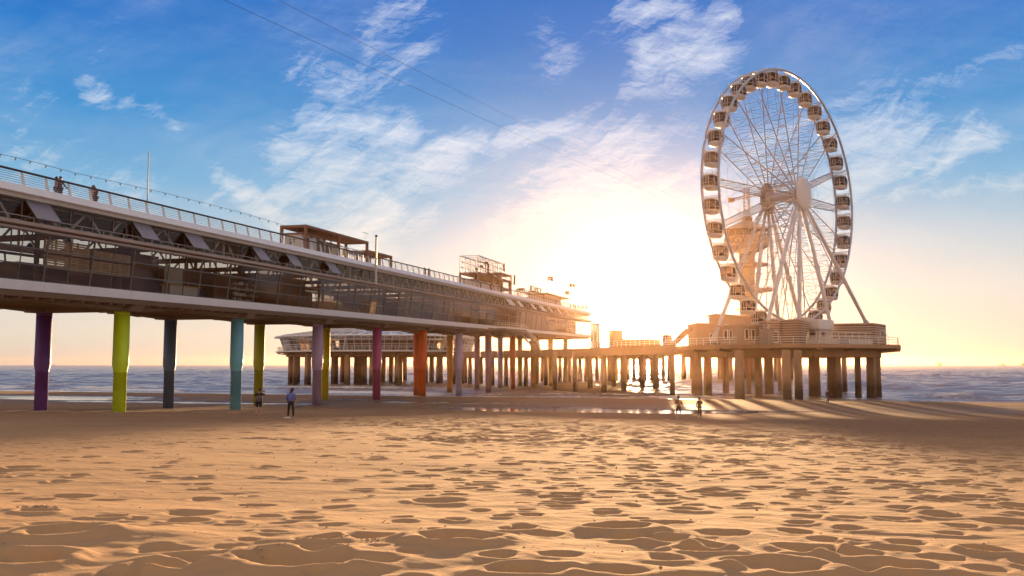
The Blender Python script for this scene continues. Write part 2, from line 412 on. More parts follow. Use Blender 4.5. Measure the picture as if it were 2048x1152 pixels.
def beach():
    rng = random.Random(11)
    near = Raster(-27, 28, 2, 31, .022); mid = Raster(-70, 74, 24, 76, .06)
    # footprints and scuffed hollows: few on the smooth left, many on the right and middle
    placed = []
    for _ in range(5200):
        y = rng.uniform(3, 30); x = rng.uniform(-.88, .88) * (y + 2)
        dens = .5 + .5 * min(1, max(0, (x / y + .25) / .35))
        if y > 11 and x / y < -.05: dens *= .35
        if rng.random() > dens or (y < 12 and rng.random() < .4): continue
        r = rng.uniform(.11, .21) * (1.5 if rng.random() < .2 else 1) * (1.25 if y < 13 else 1)
        if any((x - a) ** 2 + (y - b_) ** 2 < (1.12 * (r + c_)) ** 2 for a, b_, c_ in placed[-1500:]) and rng.random() < .9: continue
        placed.append((x, y, r))
        near.pit(x, y, r, r * rng.uniform(.24, .42), rng.uniform(.72, 1.3), rng.uniform(-.6, .6), r * rng.uniform(.03, .08))
    for px, py, r, asp in ((615, 1125, .36, 1.9), (920, 1078, .30, 1.9), (330, 1135, .2, 1.3), (1690, 1100, .2, 1.4), (1340, 1075, .2, 1.6), (1800, 1125, .24, 1.6), (660, 1082, .17, 1.3), (1240, 1053, .26, 1.5), (1400, 1093, .22, 1.6), (70, 1128, .3, 1.5), (1560, 1130, .26, 1.8), (370, 1136, .2, 1.4), (1060, 1142, .22, 2.2), (150, 1078, .3, 1.6), (1960, 1088, .18, 1.3)):
        y = 1.68 * F / (py - 729.5); 
        for _ in range(4): y = (CAMZ - float(base_height(np.array(0.0), np.array(y)))) * F / (py - 729.5)
        near.pit((px - 1024) / F * y, y, r * 1.12, r * .32, asp * .68, rng.uniform(-.2, .2), r * .16)
    for _ in range(17000):
        y = 24 + 52 * rng.random() ** 1.2; x = rng.uniform(-.9, .9) * y
        dens = .22 + .45 * min(1, max(0, (x / y + .3) / .3)) + (.4 if y > 45 else 0)
        if y < 42 and x / y < -.1: dens *= .25
        if rng.random() > dens: continue
        r = rng.uniform(.10, .26)
        mid.pit(x, y, r, r * rng.uniform(.16, .34), rng.uniform(.7, 1.3), rng.uniform(-.8, .8), r * rng.uniform(.04, .12))
    ys = [-60, -40, -25, -12, -6, -2, 0, 1, 1.8, 2.4]
    y = 2.9
    while y < 600:
        ys.append(y)
        y += .021 + max(0, y - 6) * .0023 + (0 if y < 75 else (y - 75) * .006)
    ys = np.array(ys)
    u = np.linspace(-.66, .66, 760); u = np.concatenate([[-60, -25, -10, -5, -3, -2, -1.4, -1.1], np.linspace(-1, -.67, 60), u, np.linspace(.67, 1, 60), [1.1, 1.4, 2, 3, 5, 10, 25, 60]])
    wY = np.where(ys > 4, ys + 1.5, 5.5)
    X = u[None, :] * wY[:, None]; Y = np.repeat(ys[:, None], len(u), 1)
    X = np.clip(X, -900, 900)
    s_ = S_of(X, Y)
    Z = base_height(X, Y + 0 * X)
    Z = np.where(s_ > 125, base_height(X, Y - shore_shift(X) * sm(125, 140, s_)), Z)
    nearw = 1 - sm(60, 85, s_)
    Z = Z + fbm(X / 9, Y / 7, 3, 3) * .10 * (1 - sm(70, 95, s_)) * sm(0, 10, Y)
    # soft wind-shaped swells, long across the view
    q = fbm(X / 1.5 + .3 * fbm(X / 2, Y / 2, 2, 9), Y / .62, 3, 21)
    Z = Z + q * .016 * (1 - sm(11, 30, Y))
    Z = Z + fbm(X / .55, Y / .30, 4, 31) * .013 * (1 - sm(12, 34, Y))
    Z = Z + fbm(X / 2.4, Y / 1.6, 3, 77) * .018 * nearw
    wx = fbm(X / .45, Y / .35, 3, 201) * .13; wy = fbm(X / .4, Y / .4, 3, 211) * .11
    Z = Z + near.sample(X + wx, Y + wy) * (1 - sm(27, 30, Y)) + mid.sample(X + wx, Y + wy) * sm(26, 29, Y)
    # dune hump lower left of the picture
    Z = Z + .05 * np.exp(-(((X + 6.6) / 2.2) ** 2 + ((Y - 10.6) / 1.2) ** 2)) + .06 * np.exp(-(((X + 3.6) / .8) ** 2 + ((Y - 9.0) / .5) ** 2))
    # flats: ripples and tidal pools
    fl = sm(84, 96, s_) * (1 - sm(150, 165, s_))
    Z = Z + fl * (fbm(X / 14, Y / 3.2, 4, 51) * .05)
    bar = sm(96, 100, s_) * (1 - sm(134, 138, s_))
    def blob(cx, cs, wx, ws): return np.exp(-(((X - cx) / wx) ** 4 + ((s_ - cs) / ws) ** 4))
    rag = fbm(X / 11, Y / 2.2, 4, 61) * 1.0
    pm = np.maximum.reduce([blob(9, 99, 21, 7.2), blob(-88, 119, 50, 9), blob(-42, 108, 22, 3.4), blob(-8, 116, 12, 3), blob(-20, 123, 9, 1.6)])
    pool = sm(.42, .75, pm + rag * .75)
    Z = np.where((s_ > 86) & (s_ < 138), np.maximum(Z, .475) - pool * .17, Z)
    # scour around the pier legs is left to the wash
    m = bpy.data.materials.new('sand'); m.use_nodes = True
    nt = m.node_tree; N = nt.nodes; L = nt.links; b = N['Principled BSDF']
    geo = N.new('ShaderNodeNewGeometry'); sp = N.new('ShaderNodeSeparateXYZ'); L.new(geo.outputs['Position'], sp.inputs[0])
    def nz(scale, det=6, sc=(1, 1, 1), rough=.6):
        mp = N.new('ShaderNodeMapping'); mp.inputs['Scale'].default_value = sc; L.new(geo.outputs['Position'], mp.inputs[0])
        n = N.new('ShaderNodeTexNoise'); n.inputs['Scale'].default_value = scale; n.inputs['Detail'].default_value = det; n.inputs['Roughness'].default_value = rough
        L.new(mp.outputs[0], n.inputs['Vector']); return n.outputs[0]
    def mix(f, a, c):
        n = N.new('ShaderNodeMix'); n.data_type = 'RGBA'
        for k, v in ((0, f), (6, a), (7, c)):
            if isinstance(v, tuple): n.inputs[k].default_value = (*v, 1)
            elif isinstance(v, float): n.inputs[k].default_value = v
            else: L.new(v, n.inputs[k])
        return n.outputs[2]
    def mr(v, a, c, d=0., e=1.):
        n = N.new('ShaderNodeMapRange'); L.new(v, n.inputs[0])
        n.inputs[1].default_value = a; n.inputs[2].default_value = c; n.inputs[3].default_value = d; n.inputs[4].default_value = e; return n.outputs[0]
    def mm(op, a, c, clamp=False):
        n = N.new('ShaderNodeMath'); n.operation = op; n.use_clamp = clamp
        for i, v in enumerate((a, c)):
            if isinstance(v, (int, float)): n.inputs[i].default_value = v
            else: L.new(v, n.inputs[i])
        return n.outputs[0]
    grain = nz(260, 3); clump = nz(3.2, 6, (1, 1.6, 1)); patch = nz(.22, 5, (1, 1.8, 1))
    dry = mix(mr(grain, .3, .7), (.43, .26, .13), (.55, .35, .185))
    dry = mix(mr(clump, .35, .7), dry, mix(.65, dry, (.42, .275, .16)))
    damp_shade = (.235, .14, .082); wet = (.13, .085, .055)
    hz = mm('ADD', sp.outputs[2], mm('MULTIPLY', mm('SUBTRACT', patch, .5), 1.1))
    col = mix(mr(hz, 3.6, 2.3), dry, mix(mr(clump, .3, .7), damp_shade, (.31, .19, .112)))  # moist tone reaches up the beach, carrying the pier's shade in its colour
    wetf = mr(mm('ADD', sp.outputs[2], mm('MULTIPLY', mm('SUBTRACT', nz(.5, 5, (1, 3, 1)), .5), .22)), .60, .42)
    col = mix(wetf, col, wet)
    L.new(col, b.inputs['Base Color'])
    rg = mr(wetf, 0., 1., 1.0, .2); L.new(rg, b.inputs['Roughness'])
    b.inputs['Specular IOR Level'].default_value = .08
    bp = N.new('ShaderNodeBump'); bp.inputs['Strength'].default_value = .7; bp.inputs['Distance'].default_value = .004
    L.new(grain, bp.inputs['Height'])
    bp2 = N.new('ShaderNodeBump'); bp2.inputs['Distance'].default_value = .03
    L.new(mr(wetf, 0., 1., .6, .12), bp2.inputs['Strength'])
    L.new(nz(7, 7, (1, 1.7, 1)), bp2.inputs['Height'])
    bp3 = N.new('ShaderNodeBump'); bp3.inputs['Distance'].default_value = .055; L.new(mm('MULTIPLY', mr(sp.outputs[1], 15., 30.), mr(wetf, 0., 1., .8, .05)), bp3.inputs['Strength'])
    vo = N.new('ShaderNodeTexVoronoi'); vo.inputs['Scale'].default_value = 1.7; vo.inputs['Randomness'].default_value = 1.0; vm = N.new('ShaderNodeMapping'); vm.inputs['Scale'].default_value = (1, 1.1, 0)
    wpn = N.new('ShaderNodeTexNoise'); wpn.inputs['Scale'].default_value = 2.2; L.new(geo.outputs['Position'], wpn.inputs['Vector']); wad = N.new('ShaderNodeVectorMath'); wad.operation = 'MULTIPLY_ADD'; wad.inputs[1].default_value = (.5, .5, 0); L.new(wpn.outputs['Color'], wad.inputs[0]); L.new(geo.outputs['Position'], wad.inputs[2])
    L.new(wad.outputs[0], vm.inputs[0]); L.new(vm.outputs[0], vo.inputs['Vector'])
    hgt = mm('ADD', mr(vo.outputs['Distance'], .0, .42), mm('MULTIPLY', nz(6, 4, (1, 1.3, 1), .6), .5)); L.new(hgt, bp3.inputs['Height']); L.new(bp3.outputs[0], bp.inputs['Normal']); L.new(bp.outputs[0], bp2.inputs['Normal'])
    L.new(bp2.outputs[0], b.inputs['Normal'])
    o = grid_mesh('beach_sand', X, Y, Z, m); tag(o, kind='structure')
    return near, mid
near, mid = beach()
def gz(x, y):
    x = np.array([[float(x)]]); y = np.array([[float(y)]])
    s_ = S_of(x, y)
    z = base_height(x, y) + fbm(x / 9, y / 7, 3, 3) * .10 * (1 - sm(70, 95, s_))
    return float(z[0, 0])

def water_mat(name, base, rough, bumpd, foam=False, scale=1.0):
    m = bpy.data.materials.new(name); m.use_nodes = True
    nt = m.node_tree; N = nt.nodes; L = nt.links; b = N['Principled BSDF']
    b.inputs['Roughness'].default_value = rough; b.inputs['IOR'].default_value = 1.33
    b.inputs['Specular IOR Level'].default_value = .5
    geo = N.new('ShaderNodeNewGeometry')
    def nz(sc, det, st_):
        mp = N.new('ShaderNodeMapping'); mp.inputs['Scale'].default_value = st_; mp.inputs['Rotation'].default_value = (0, 0, rad(9)); L.new(geo.outputs['Position'], mp.inputs[0])
        n = N.new('ShaderNodeTexNoise'); n.inputs['Scale'].default_value = sc; n.inputs['Detail'].default_value = det; n.inputs['Distortion'].default_value = .3
        L.new(mp.outputs[0], n.inputs['Vector']); return n.outputs[0]
    prev = None
    for sc, d in ((2.6 * scale, .45), (1.0 * scale, 1.0), (.3 * scale, 2.0)):
        bp = N.new('ShaderNodeBump'); bp.inputs['Distance'].default_value = bumpd * d; bp.inputs['Strength'].default_value = 1
        L.new(nz(sc, 5, (1, 1.7, 1)), bp.inputs['Height'])
        if prev: L.new(prev, bp.inputs['Normal'])
        prev = bp.outputs[0]
    L.new(prev, b.inputs['Normal'])
    b.inputs['Base Color'].default_value = (*base, 1)
    if foam:
        at = N.new('ShaderNodeAttribute'); at.attribute_name = 'foam'
        n1 = nz(.8, 8, (1, 2.2, 1)); n2 = nz(3.0, 6, (1, 1.6, 1))
        def mm(op, a, c, clamp=False):
            n = N.new('ShaderNodeMath'); n.operation = op; n.use_clamp = clamp
            for i, v in enumerate((a, c)):
                if isinstance(v, (int, float)): n.inputs[i].default_value = v
                else: L.new(v, n.inputs[i])
            return n.outputs[0]
        f = mm('MULTIPLY', mm('SUBTRACT', mm('ADD', at.outputs['Fac'], mm('ADD', mm('MULTIPLY', n1, .7), mm('MULTIPLY', n2, .45))), .95), 4.5, True)
        mx = N.new('ShaderNodeMix'); mx.data_type = 'RGBA'; mx.inputs[6].default_value = (*base, 1); mx.inputs[7].default_value = (.78, .76, .76, 1)
        L.new(f, mx.inputs[0]); L.new(mx.outputs[2], b.inputs['Base Color'])
        r = N.new('ShaderNodeMapRange'); L.new(f, r.inputs[0]); r.inputs[3].default_value = rough; r.inputs[4].default_value = .8; L.new(r.outputs[0], b.inputs['Roughness'])
    return m
def sea():
    ys = [95.0]
    while ys[-1] < 9300: ys.append(ys[-1] + .32 + max(0, ys[-1] - 110) * .0075 + (0 if ys[-1] < 900 else (ys[-1] - 900) * .03))
    ys = np.array(ys)
    u = np.linspace(-.66, .66, 620); u = np.concatenate([[-4, -2.2, -1.4, -1, -.8], u, [.8, 1, 1.4, 2.2, 4]])
    X = u[None, :] * ys[:, None]; Y = np.repeat(ys[:, None], len(u), 1)
    s_ = S_of(X, Y) - shore_shift(X)
    rng = np.random.RandomState(4)
    Z = np.zeros_like(X); amp = sm(150, 230, s_)
    for i in range(26):
        lam = 2.2 * (1.17 ** i) ** .62 if i < 18 else rng.uniform(9, 26)
        th = rng.normal(0, .55); k = 2 * math.pi / lam
        dx, dy = math.sin(PA + th), math.cos(PA + th)
        a = lam * .011 * rng.uniform(.6, 1.2)
        fade = 1 - sm(lam * 35, lam * 110, Y)
        ph = k * (X * dx + Y * dy) + rng.uniform(0, 6.28) + 1.5 * fbm(X / 40, Y / 40, 2, 90 + i)
        Z += a * fade * np.sin(ph)
    chop = fbm(X / 3.4, Y / 2.4, 4, 140)
    patchy = .6 + 1.1 * np.clip(fbm(X / 60, Y / 35, 3, 150) + .4, 0, 1)
    Z = (Z * .6 + chop * .30 * (1 - sm(350, 900, Y))) * (.18 + .82 * amp) * patchy
    # breakers rolling in, bent along the shore
    foam = np.zeros_like(X)
    bend = fbm(X / 30, Y / 400, 3, 160) * 7
    for c, h, wv, ln in ((161, .42, 1.5, 1), (169, .38, 1.8, 2), (179, .45, 2.2, 3), (192, .4, 2.6, 4)):
        d = s_ - (c + bend + ln)
        along = np.clip(.62 + 1.7 * fbm(X / 26, 0 * X + c * .37, 3, 170 + ln), 0, 1)
        Z += h * along * np.exp(-(np.where(d < 0, d / (wv * .55), d / (wv * 1.5))) ** 2)
        foam = np.maximum(foam, along * np.exp(-((d + .8) / (wv * .8)) ** 2) * (1.0 if ln < 3 else .55) * np.clip(.75 + 1.6 * fbm(X / 15, 0 * X + c, 2, 180 + ln), 0, 1))
    e = s_ - 149 - bend * .35
    foam = np.maximum(foam, .75 * np.exp(-((e - 1.2) / 1.6) ** 2)); foam = np.maximum(foam, .42 * np.exp(-((e - 7) / 7) ** 2))
    Z += .02 * np.exp(-((e) / 3) ** 2)
    m = water_mat('sea_water', (.27, .22, .20), .26, .06, True)
    o = grid_mesh('sea', X, Y, Z, m); tag(o, kind='structure')
    at = o.data.attributes.new('foam', 'FLOAT', 'POINT'); at.data.foreach_set('value', foam.astype(np.float32).ravel())
    # shallow water left behind on the flats
    pm = water_mat('pool_water', (.10, .085, .075), .06, .012, scale=2.4)
    mb = MB(); Q = []
    for s, t in ((88, -150), (88, 60), (136.5, 60), (136.5, -150)):
        Q.append(D_ * s + E_ * t + Vector((0, 0, .415)))
    mb.quad(Q[0], Q[1], Q[2], Q[3])
    o = mb.build('tidal_pool_water', pm); tag(o, kind='structure')
sea()
def clods():
    mb = MB(); r = random.Random(5)
    ph = [(-1, 0, 0), (1, 0, 0), (0, -1, 0), (0, 1, 0), (0, 0, -1), (0, 0, 1)]
    fc = [(1, 3, 5), (3, 0, 5), (0, 2, 5), (2, 1, 5), (3, 1, 4), (0, 3, 4), (2, 0, 4), (1, 2, 4)]
    def clod(x, y, q):
        z = near_z(x, y)
        a = r.uniform(0, 3); c_, s_ = math.cos(a), math.sin(a)
        vs = []
        for p in ph:
            k = q * r.uniform(.7, 1.2); vs.append((x + (p[0] * c_ - p[1] * s_) * k, y + (p[0] * s_ + p[1] * c_) * k, z + p[2] * k * .7 + q * .25))
        mb.add(vs, fc)
    def near_z(x, y):
        X = np.array([[x]]); Y = np.array([[y]]); s_ = S_of(X, Y)
        Z = base_height(X, Y) + fbm(X / 9, Y / 7, 3, 3) * .10 * sm(0, 10, Y)
        q = fbm(X / 1.5 + .3 * fbm(X / 2, Y / 2, 2, 9), Y / .62, 3, 21)
        Z = Z + q * .016 * (1 - sm(11, 30, Y))
        Z = Z + fbm(X / .55, Y / .30, 4, 31) * .013 * (1 - sm(12, 34, Y)) + fbm(X / 2.4, Y / 1.6, 3, 77) * .018 + near.sample(X, Y) * (1 - sm(27, 30, Y))
        Z = Z + .05 * np.exp(-(((X + 6.6) / 2.2) ** 2 + ((Y - 10.6) / 1.2) ** 2)) + .06 * np.exp(-(((X + 3.6) / .8) ** 2 + ((Y - 9.0) / .5) ** 2))
        return float(Z[0, 0])
    for px, py, n, wx, wy, q in ((715, 1080, 70, .18, .06, .011), (600, 1105, 50, .22, .06, .010), (530, 1117, 8, .08, .04, .012), (85, 1010, 26, .12, .05, .03), (1230, 1092, 8, .5, .2, .009), (1700, 1060, 14, 1.5, .6, .009), (860, 1060, 12, 1.0, .4, .009)):
        y = (CAMZ - 3.68) * F / (py - 729.5); x = (px - 1024) / F * y
        for _ in range(n): clod(x + r.gauss(0, wx), y + r.gauss(0, wy), q * r.uniform(.4, 1.3))
    for _ in range(260):
        y = 6 + 22 * r.random(); x = r.uniform(-.55, .55) * y; clod(x, y, r.uniform(.004, .012) * (1 + y / 20))
    o = mb.build('sand_crumbs', mat('sand_crumb', (.36, .25, .15), .9, scale=30)); tag(o, 'loose crumbs of sand and shell bits scattered over the footprints', 'sand crumbs', kind='stuff')
    return near_z
near_z = clods()
# ---------------------------------------------------------------- materials of the built things
white = mat('white_cladding', (.80, .80, .83), .42, var=.10, scale=.8, bump=.1)
whitew = mat('white_steel', (.74, .73, .72), .4, var=.06, scale=2)
greysteel = mat('grey_steel', (.34, .33, .33), .45, .2, var=.12, scale=2)
darksteel = mat('dark_steel', (.085, .07, .065), .5, .3, var=.15, scale=2)
frame_m = mat('window_frame', (.15, .135, .125), .5, .2, var=.1)
truss_m = mat('truss_paint', (.80, .77, .72), .5, var=.08)
conc = mat('concrete', (.30, .25, .21), .85, var=.2, scale=.7, bump=.4, bscale=8)
soffit_m = mat('soffit_boards', (.27, .19, .14), .8, var=.22, scale=.5, bump=.2, stretch=(1, 1, 1))
rust = mat('rusty_steel', (.26, .13, .085), .75, .15, var=.25, scale=1.5, bump=.3)
wood = mat('pallet_wood', (.78, .54, .28), .75, var=.3, scale=1.2, bump=.3, stretch=(1, 1, 6))
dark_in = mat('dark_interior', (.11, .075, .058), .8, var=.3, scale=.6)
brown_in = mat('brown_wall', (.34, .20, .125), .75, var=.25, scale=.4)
floor_m = mat('interior_floor', (.25, .18, .13), .5, var=.2)
gl = glass('clear_glass', (.88, .84, .78), (.8, .8, .85), minf=0.0)
gl_dark = glass('tinted_glass', (.44, .36, .30), (.8, .72, .65), .06, minf=.10)
flap_g = glass('flap_glass_unused', (.22, .22, .27), (.5, .5, .58), .15, minf=.2)
cable_m = mat('black_cable', (.02, .018, .018), .9, spec=.1)

NB = 47; BS = 4.72
def s_bay(k):            # front glazing mullions (a mullion stands at photo x = 90)
    return MUL0 + k * BS
MUL0 = s_px(90, 0, 13) - 6 * BS
S_BEG, S_END = MUL0 + 2 * BS, s_px(1180, 0, 15)
WID = 12.1
def pier():
    root = empty('pier', P(S_BEG, 6, 0), 0, 'long two-level white and glass seaside pier gallery on brightly painted columns', 'pier')
    N_ = int((S_END - S_BEG) / 4)
    # decks
    mb = MB(); mb.hexa([P(S_BEG, .15, 10.28), P(S_END, .15, 10.28), P(S_END, WID - .15, 10.28), P(S_BEG, WID - .15, 10.28), P(S_BEG, .15, 10.98), P(S_END, .15, 10.98), P(S_END, WID - .15, 10.98), P(S_BEG, WID - .15, 10.98)])
    part('floor_slab', mb, floor_m, root)
    mb = MB()
    mb.hexa([P(S_BEG, .3, 16.7), P(S_END, .3, 16.7), P(S_END, WID - .3, 16.7), P(S_BEG, WID - .3, 16.7), P(S_BEG, .3, 17.2), P(S_END, .3, 17.2), P(S_END, WID - .3, 17.2), P(S_BEG, WID - .3, 17.2)])
    k = S_BEG + 1
    while k < S_END: mb.bar(P(k, .5, 16.55), P(k, WID - .5, 16.55), .22, .3); k += 2.36
    part('roof_deck', mb, brown_in, root)
    # white bands: upper parapet (sloped face over a stepped lower lip), lower fascia in panels
    for side, nm in ((0, 'front'), (1, 'rear')):
        def Q(s, o, z): return P(s, WID - o if side else o, z)
        mb = MB()
        pr = [(-.55, 16.93), (-.62, 17.0), (-.28, 17.56), (-.05, 17.60), (.12, 17.56), (.22, 16.93)]
        a = [Q(S_BEG, o, z) for o, z in pr]; b = [Q(S_END, o, z) for o, z in pr]; n = len(pr)
        mb.add(a + b, [(i, (i + 1) % n, n + (i + 1) % n, n + i) for i in range(n)] + [tuple(range(n)), tuple(range(2 * n - 1, n - 1, -1))])
        part('parapet', mb, white, root)
        mb = MB(); mb.hexa([Q(S_BEG, -.30, 16.66), Q(S_END, -.30, 16.66), Q(S_END, .25, 16.66), Q(S_BEG, .25, 16.66), Q(S_BEG, -.38, 16.927), Q(S_END, -.38, 16.927), Q(S_END, .25, 16.927), Q(S_BEG, .25, 16.927)])
        part('parapet_lip', mb, mat('lip_cladding', (.66, .62, .58), .5, var=.08), root)
        mb = MB(); s = S_BEG
        while s < S_END - .1:
            e = min(s + BS, S_END) - .03
            mb.hexa([Q(s, -.02, 10.40), Q(e, -.02, 10.40), Q(e, .12, 10.40), Q(s, .12, 10.40), Q(s, -.12, 11.06), Q(e, -.12, 11.06), Q(e, .12, 11.06), Q(s, .12, 11.06)]); s += BS
        part('fascia', mb, white, root)
        # ledge with gutter between the lower glazing and the clerestory
        mb = MB()
        mb.hexa([Q(S_BEG, -.75, 14.80), Q(S_END, -.75, 14.80), Q(S_END, .3, 14.62), Q(S_BEG, .3, 14.62), Q(S_BEG, -.80, 15.02), Q(S_END, -.80, 15.02), Q(S_END, .3, 15.12), Q(S_BEG, .3, 15.12)])
        mb.hexa([Q(S_BEG, -.45, 14.50), Q(S_END, -.45, 14.50), Q(S_END, .2, 14.50), Q(S_BEG, .2, 14.50), Q(S_BEG, -.5, 14.66), Q(S_END, -.5, 14.66), Q(S_END, .2, 14.60), Q(S_BEG, .2, 14.60)])
        part('ledge', mb, mat('ledge_boards', (.48, .40, .36), .7, var=.2, scale=.6), root)
        mb = MB(); s = S_BEG + .4
        mb.tube(Q(S_BEG, -.72, 15.36), Q(S_END, -.72, 15.36), .035, n=6)
        while s < S_END: mb.bar(Q(s, -.72, 15.03), Q(s, -.72, 15.36), .05); mb.box(Q(s + .8, -.6, 15.06), (.5, .3, .05), -PA + math.pi / 2); s += BS / 2
        part('gutter_rail', mb, greysteel, root)
    # railing on the roof deck: raked posts, wires, a dark round top rail
    mw = MB()
    pw = s_px(45, 0, 18); s = pw - int((pw - S_BEG) / 2.25) * 2.25
    while s < S_END:
        a, b = P(s, -.15, 17.45), P(s, -.02, 18.5)
        mb = MB()
        mb.hexa([P(s - .12, -.18, 17.5), P(s + .16, -.18, 17.5), P(s + .16, -.10, 17.5), P(s - .12, -.10, 17.5), P(s - .14, -.02, 18.5), P(s - .02, -.02, 18.5), P(s - .02, .06, 18.5), P(s - .14, .06, 18.5)])
        if s > s_px(-60, 0, 18): part('rail_post', mb, whitew, root)
        s += 2.25
    for i in range(5): 
        z = 17.72 + i * .155; mw.tube(P(S_BEG, -.11 + i * .018, z), P(S_END, -.11 + i * .018, z), .018, n=4)
    part('rail_wires', mw, greysteel, root)
    mb = MB(); mb.tube(P(S_BEG, .0, 18.55), P(S_END, .0, 18.55), .085, n=8); part('handrail', mb, darksteel, root)
    mb = MB(); s = S_BEG
    mb.tube(P(S_BEG, WID, 18.55), P(S_END, WID, 18.55), .05, n=6)
    while s < S_END: mb.bar(P(s, WID, 17.5), P(s, WID, 18.5), .08); s += 2.25
    part('rear_handrail', mb, darksteel, root)
    # lower glazing, bay by bay: leaning frames and glass
    def bay(k, side):
        s0 = s_bay(k); s1 = min(s0 + BS, S_END)
        if s1 - s0 < .6: return
        def Q(s, t, off=0):      # t 0..1 up the leaning glazing
            o = .10 - .42 * t + off; z = 11.06 + 3.46 * t
            return P(s, WID - o if side else o, z)
        mb = MB()
        mb.bar(Q(s0, 0), Q(s0, 1), .13, .10, E_)
        for t in (.01, .335, .66, .985): mb.bar(Q(s0 + .06, t), Q(s1 - .06, t), .09, .08)
        if R_.random() < .35: mb.bar(Q((s0 + s1) / 2, 0), Q((s0 + s1) / 2, 1), .06, .06, E_)
        f = part('window' if not side else 'rear_window', mb, frame_m, root)
        mb = MB(); mb.quad(Q(s0, .0, .03), Q(s1, .0, .03), Q(s1, 1, .03), Q(s0, 1, .03))
        part('pane', mb, gl_dark if (not side and 11 < k < 34 and R_.random() < .75) else gl, f)
    for k in range(2, NB + 2):
        bay(k, 0)
        if s_bay(k) < S_END: bay(k, 1)
    # clerestory: mullions, glass, and the white lattice truss behind
    for side in (0, 1):
        def Q(s, z, off=0): o = .12 + off; return P(s, WID - o if side else o, z)
        mb = MB(); gm_ = MB()
        k = 2
        while s_bay(k) < S_END - 1:
            s0 = s_bay(k) - 2.2
            for q in (0, .5): mb.bar(Q(s0 + q * BS, 15.1), Q(s0 + q * BS, 16.7), .09, .09, E_)
            k += 1
        mb.bar(Q(S_BEG, 15.2), Q(S_END, 15.2), .08); mb.bar(Q(S_BEG, 16.62), Q(S_END, 16.62), .1)
        part('clerestory_frame', mb, frame_m, root)
        gm_.quad(Q(S_BEG, 15.1, .03), Q(S_END, 15.1, .03), Q(S_END, 16.68, .03), Q(S_BEG, 16.68, .03))
        part('clerestory_glass', gm_, glass('upper_glass', (.80, .72, .66), (.5, .45, .42), .1, minf=0), root)
        mb = MB(); k = 2
        def T(s, z): return P(s, WID - .75 if side else .75, z)
        while s_bay(k) < S_END - 5:
            s0 = s_bay(k) - 2.2
            if k % 3 == 2:
                mb.bar(T(s0 + .2, 15.1), T(s0 + 1.7, 16.6), .17, .12, E_); mb.bar(T(s0 + 2.5, 15.1), T(s0 + 2.5, 16.6), .2, .12, E_); mb.bar(T(s0 + 4.5, 15.1), T(s0 + 3.1, 16.6), .17, .12, E_)
            else:
                mb.bar(T(s0 + .6, 15.1), T(s0 + 2.35, 16.6), .17, .12, E_); mb.bar(T(s0 + 2.65, 16.6), T(s0 + 4.3, 15.1), .17, .12, E_)
            k += 1
        mb.bar(T(S_BEG, 16.58), T(S_END, 16.58), .14, .14); mb.bar(T(S_BEG, 15.05), T(S_END, 15.05), .2, .2)
        part('truss', mb, truss_m, root)
    # awning flaps, hung from the top, propped open
    for x0, x1, lit in ((52, 105, 0), (266, 305, 0), (369, 406, 0), (504, 530, 0), (571, 595, 0), (650, 669, 0), (1010, 1024, 1), (1032, 1041, 1), (1059, 1067, 1), (1076, 1087, 1), (1095, 1101, 1), (1113, 1119, 1), (1130, 1136, 1), (1149, 1154, 1)):
        a = s_px(x0, 0, 16.6); b = s_px(x1 - (6 if x1 < 600 else 2), 0, 16.6)
        mb = MB(); H = [P(a, .0, 16.6), P(b, .0, 16.6), P(b + .0, -1.0, 15.35), P(a + .0, -1.0, 15.35)]
        for i in range(4): mb.bar(H[i], H[(i + 1) % 4], .07)
        mb.bar(H[0].lerp(H[1], .33), H[3].lerp(H[2], .33), .06)
        mb.bar(P(a, .1, 15.3), H[3], .04); mb.bar(P(b, .1, 15.3), H[2], .04)
        f = part('awning_window', mb, greysteel, root)
        mb = MB(); d = Vector((0, 0, .01)); mb.quad(*[p + d for p in H]); part('pane', mb, mat('flap_panel', (.27, .26, .33), .55) if not lit else mat('flap_panel_lit', (.75, .76, .8), .5), f)  # far flaps get a paler panel colour with the sunlight painted in
    # underside: boards, edge beams with haunches and stepped joints, cross beams
    mb = MB()
    mb.hexa([P(S_BEG, .35, 10.02), P(S_END, .35, 10.02), P(S_END, WID - .35, 10.02), P(S_BEG, WID - .35, 10.02), P(S_BEG, .2, 10.275), P(S_END, .2, 10.275), P(S_END, WID - .2, 10.275), P(S_BEG, WID - .2, 10.275)])
    s = S_BEG
    while s < S_END: mb.bar(P(s, .5, 9.95), P(s, WID - .5, 9.95), .25, .13); s += 1.57
    part('soffit', mb, soffit_m, root)
    bents = [46.9 + 0 + 17.64 * k + 0 for k in range(0, 13)]
    B0 = 67.3 - 17.64
    bents = [B0 + 17.64 * k for k in range(0, 12)]
    for o in (2.2, 9.9):
        mb = MB()
        for bs in bents:
            for j in range(-6, 6):
                a, b = bs + j * 1.47, bs + (j + 1) * 1.47
                def zb(t):
                    r = abs(t - bs) / 8.82
                    return 9.55 + .32 * min(1, max(0, r - .12) / .6) ** 1.4
                if a < S_BEG or b > S_END + 3: continue
                za, zb_ = zb(a), zb(b)
                if j < -3: za -= .10; zb_ -= .10
                w = .75
                mb.hexa([P(a, o - w, za), P(b, o - w, zb_), P(b, o + w, zb_), P(a, o + w, za), P(a, o - w, 10.0), P(b, o - w, 10.0), P(b, o + w, 10.0), P(a, o + w, 10.0)])
        part('edge_beam', mb, soffit_m, root)
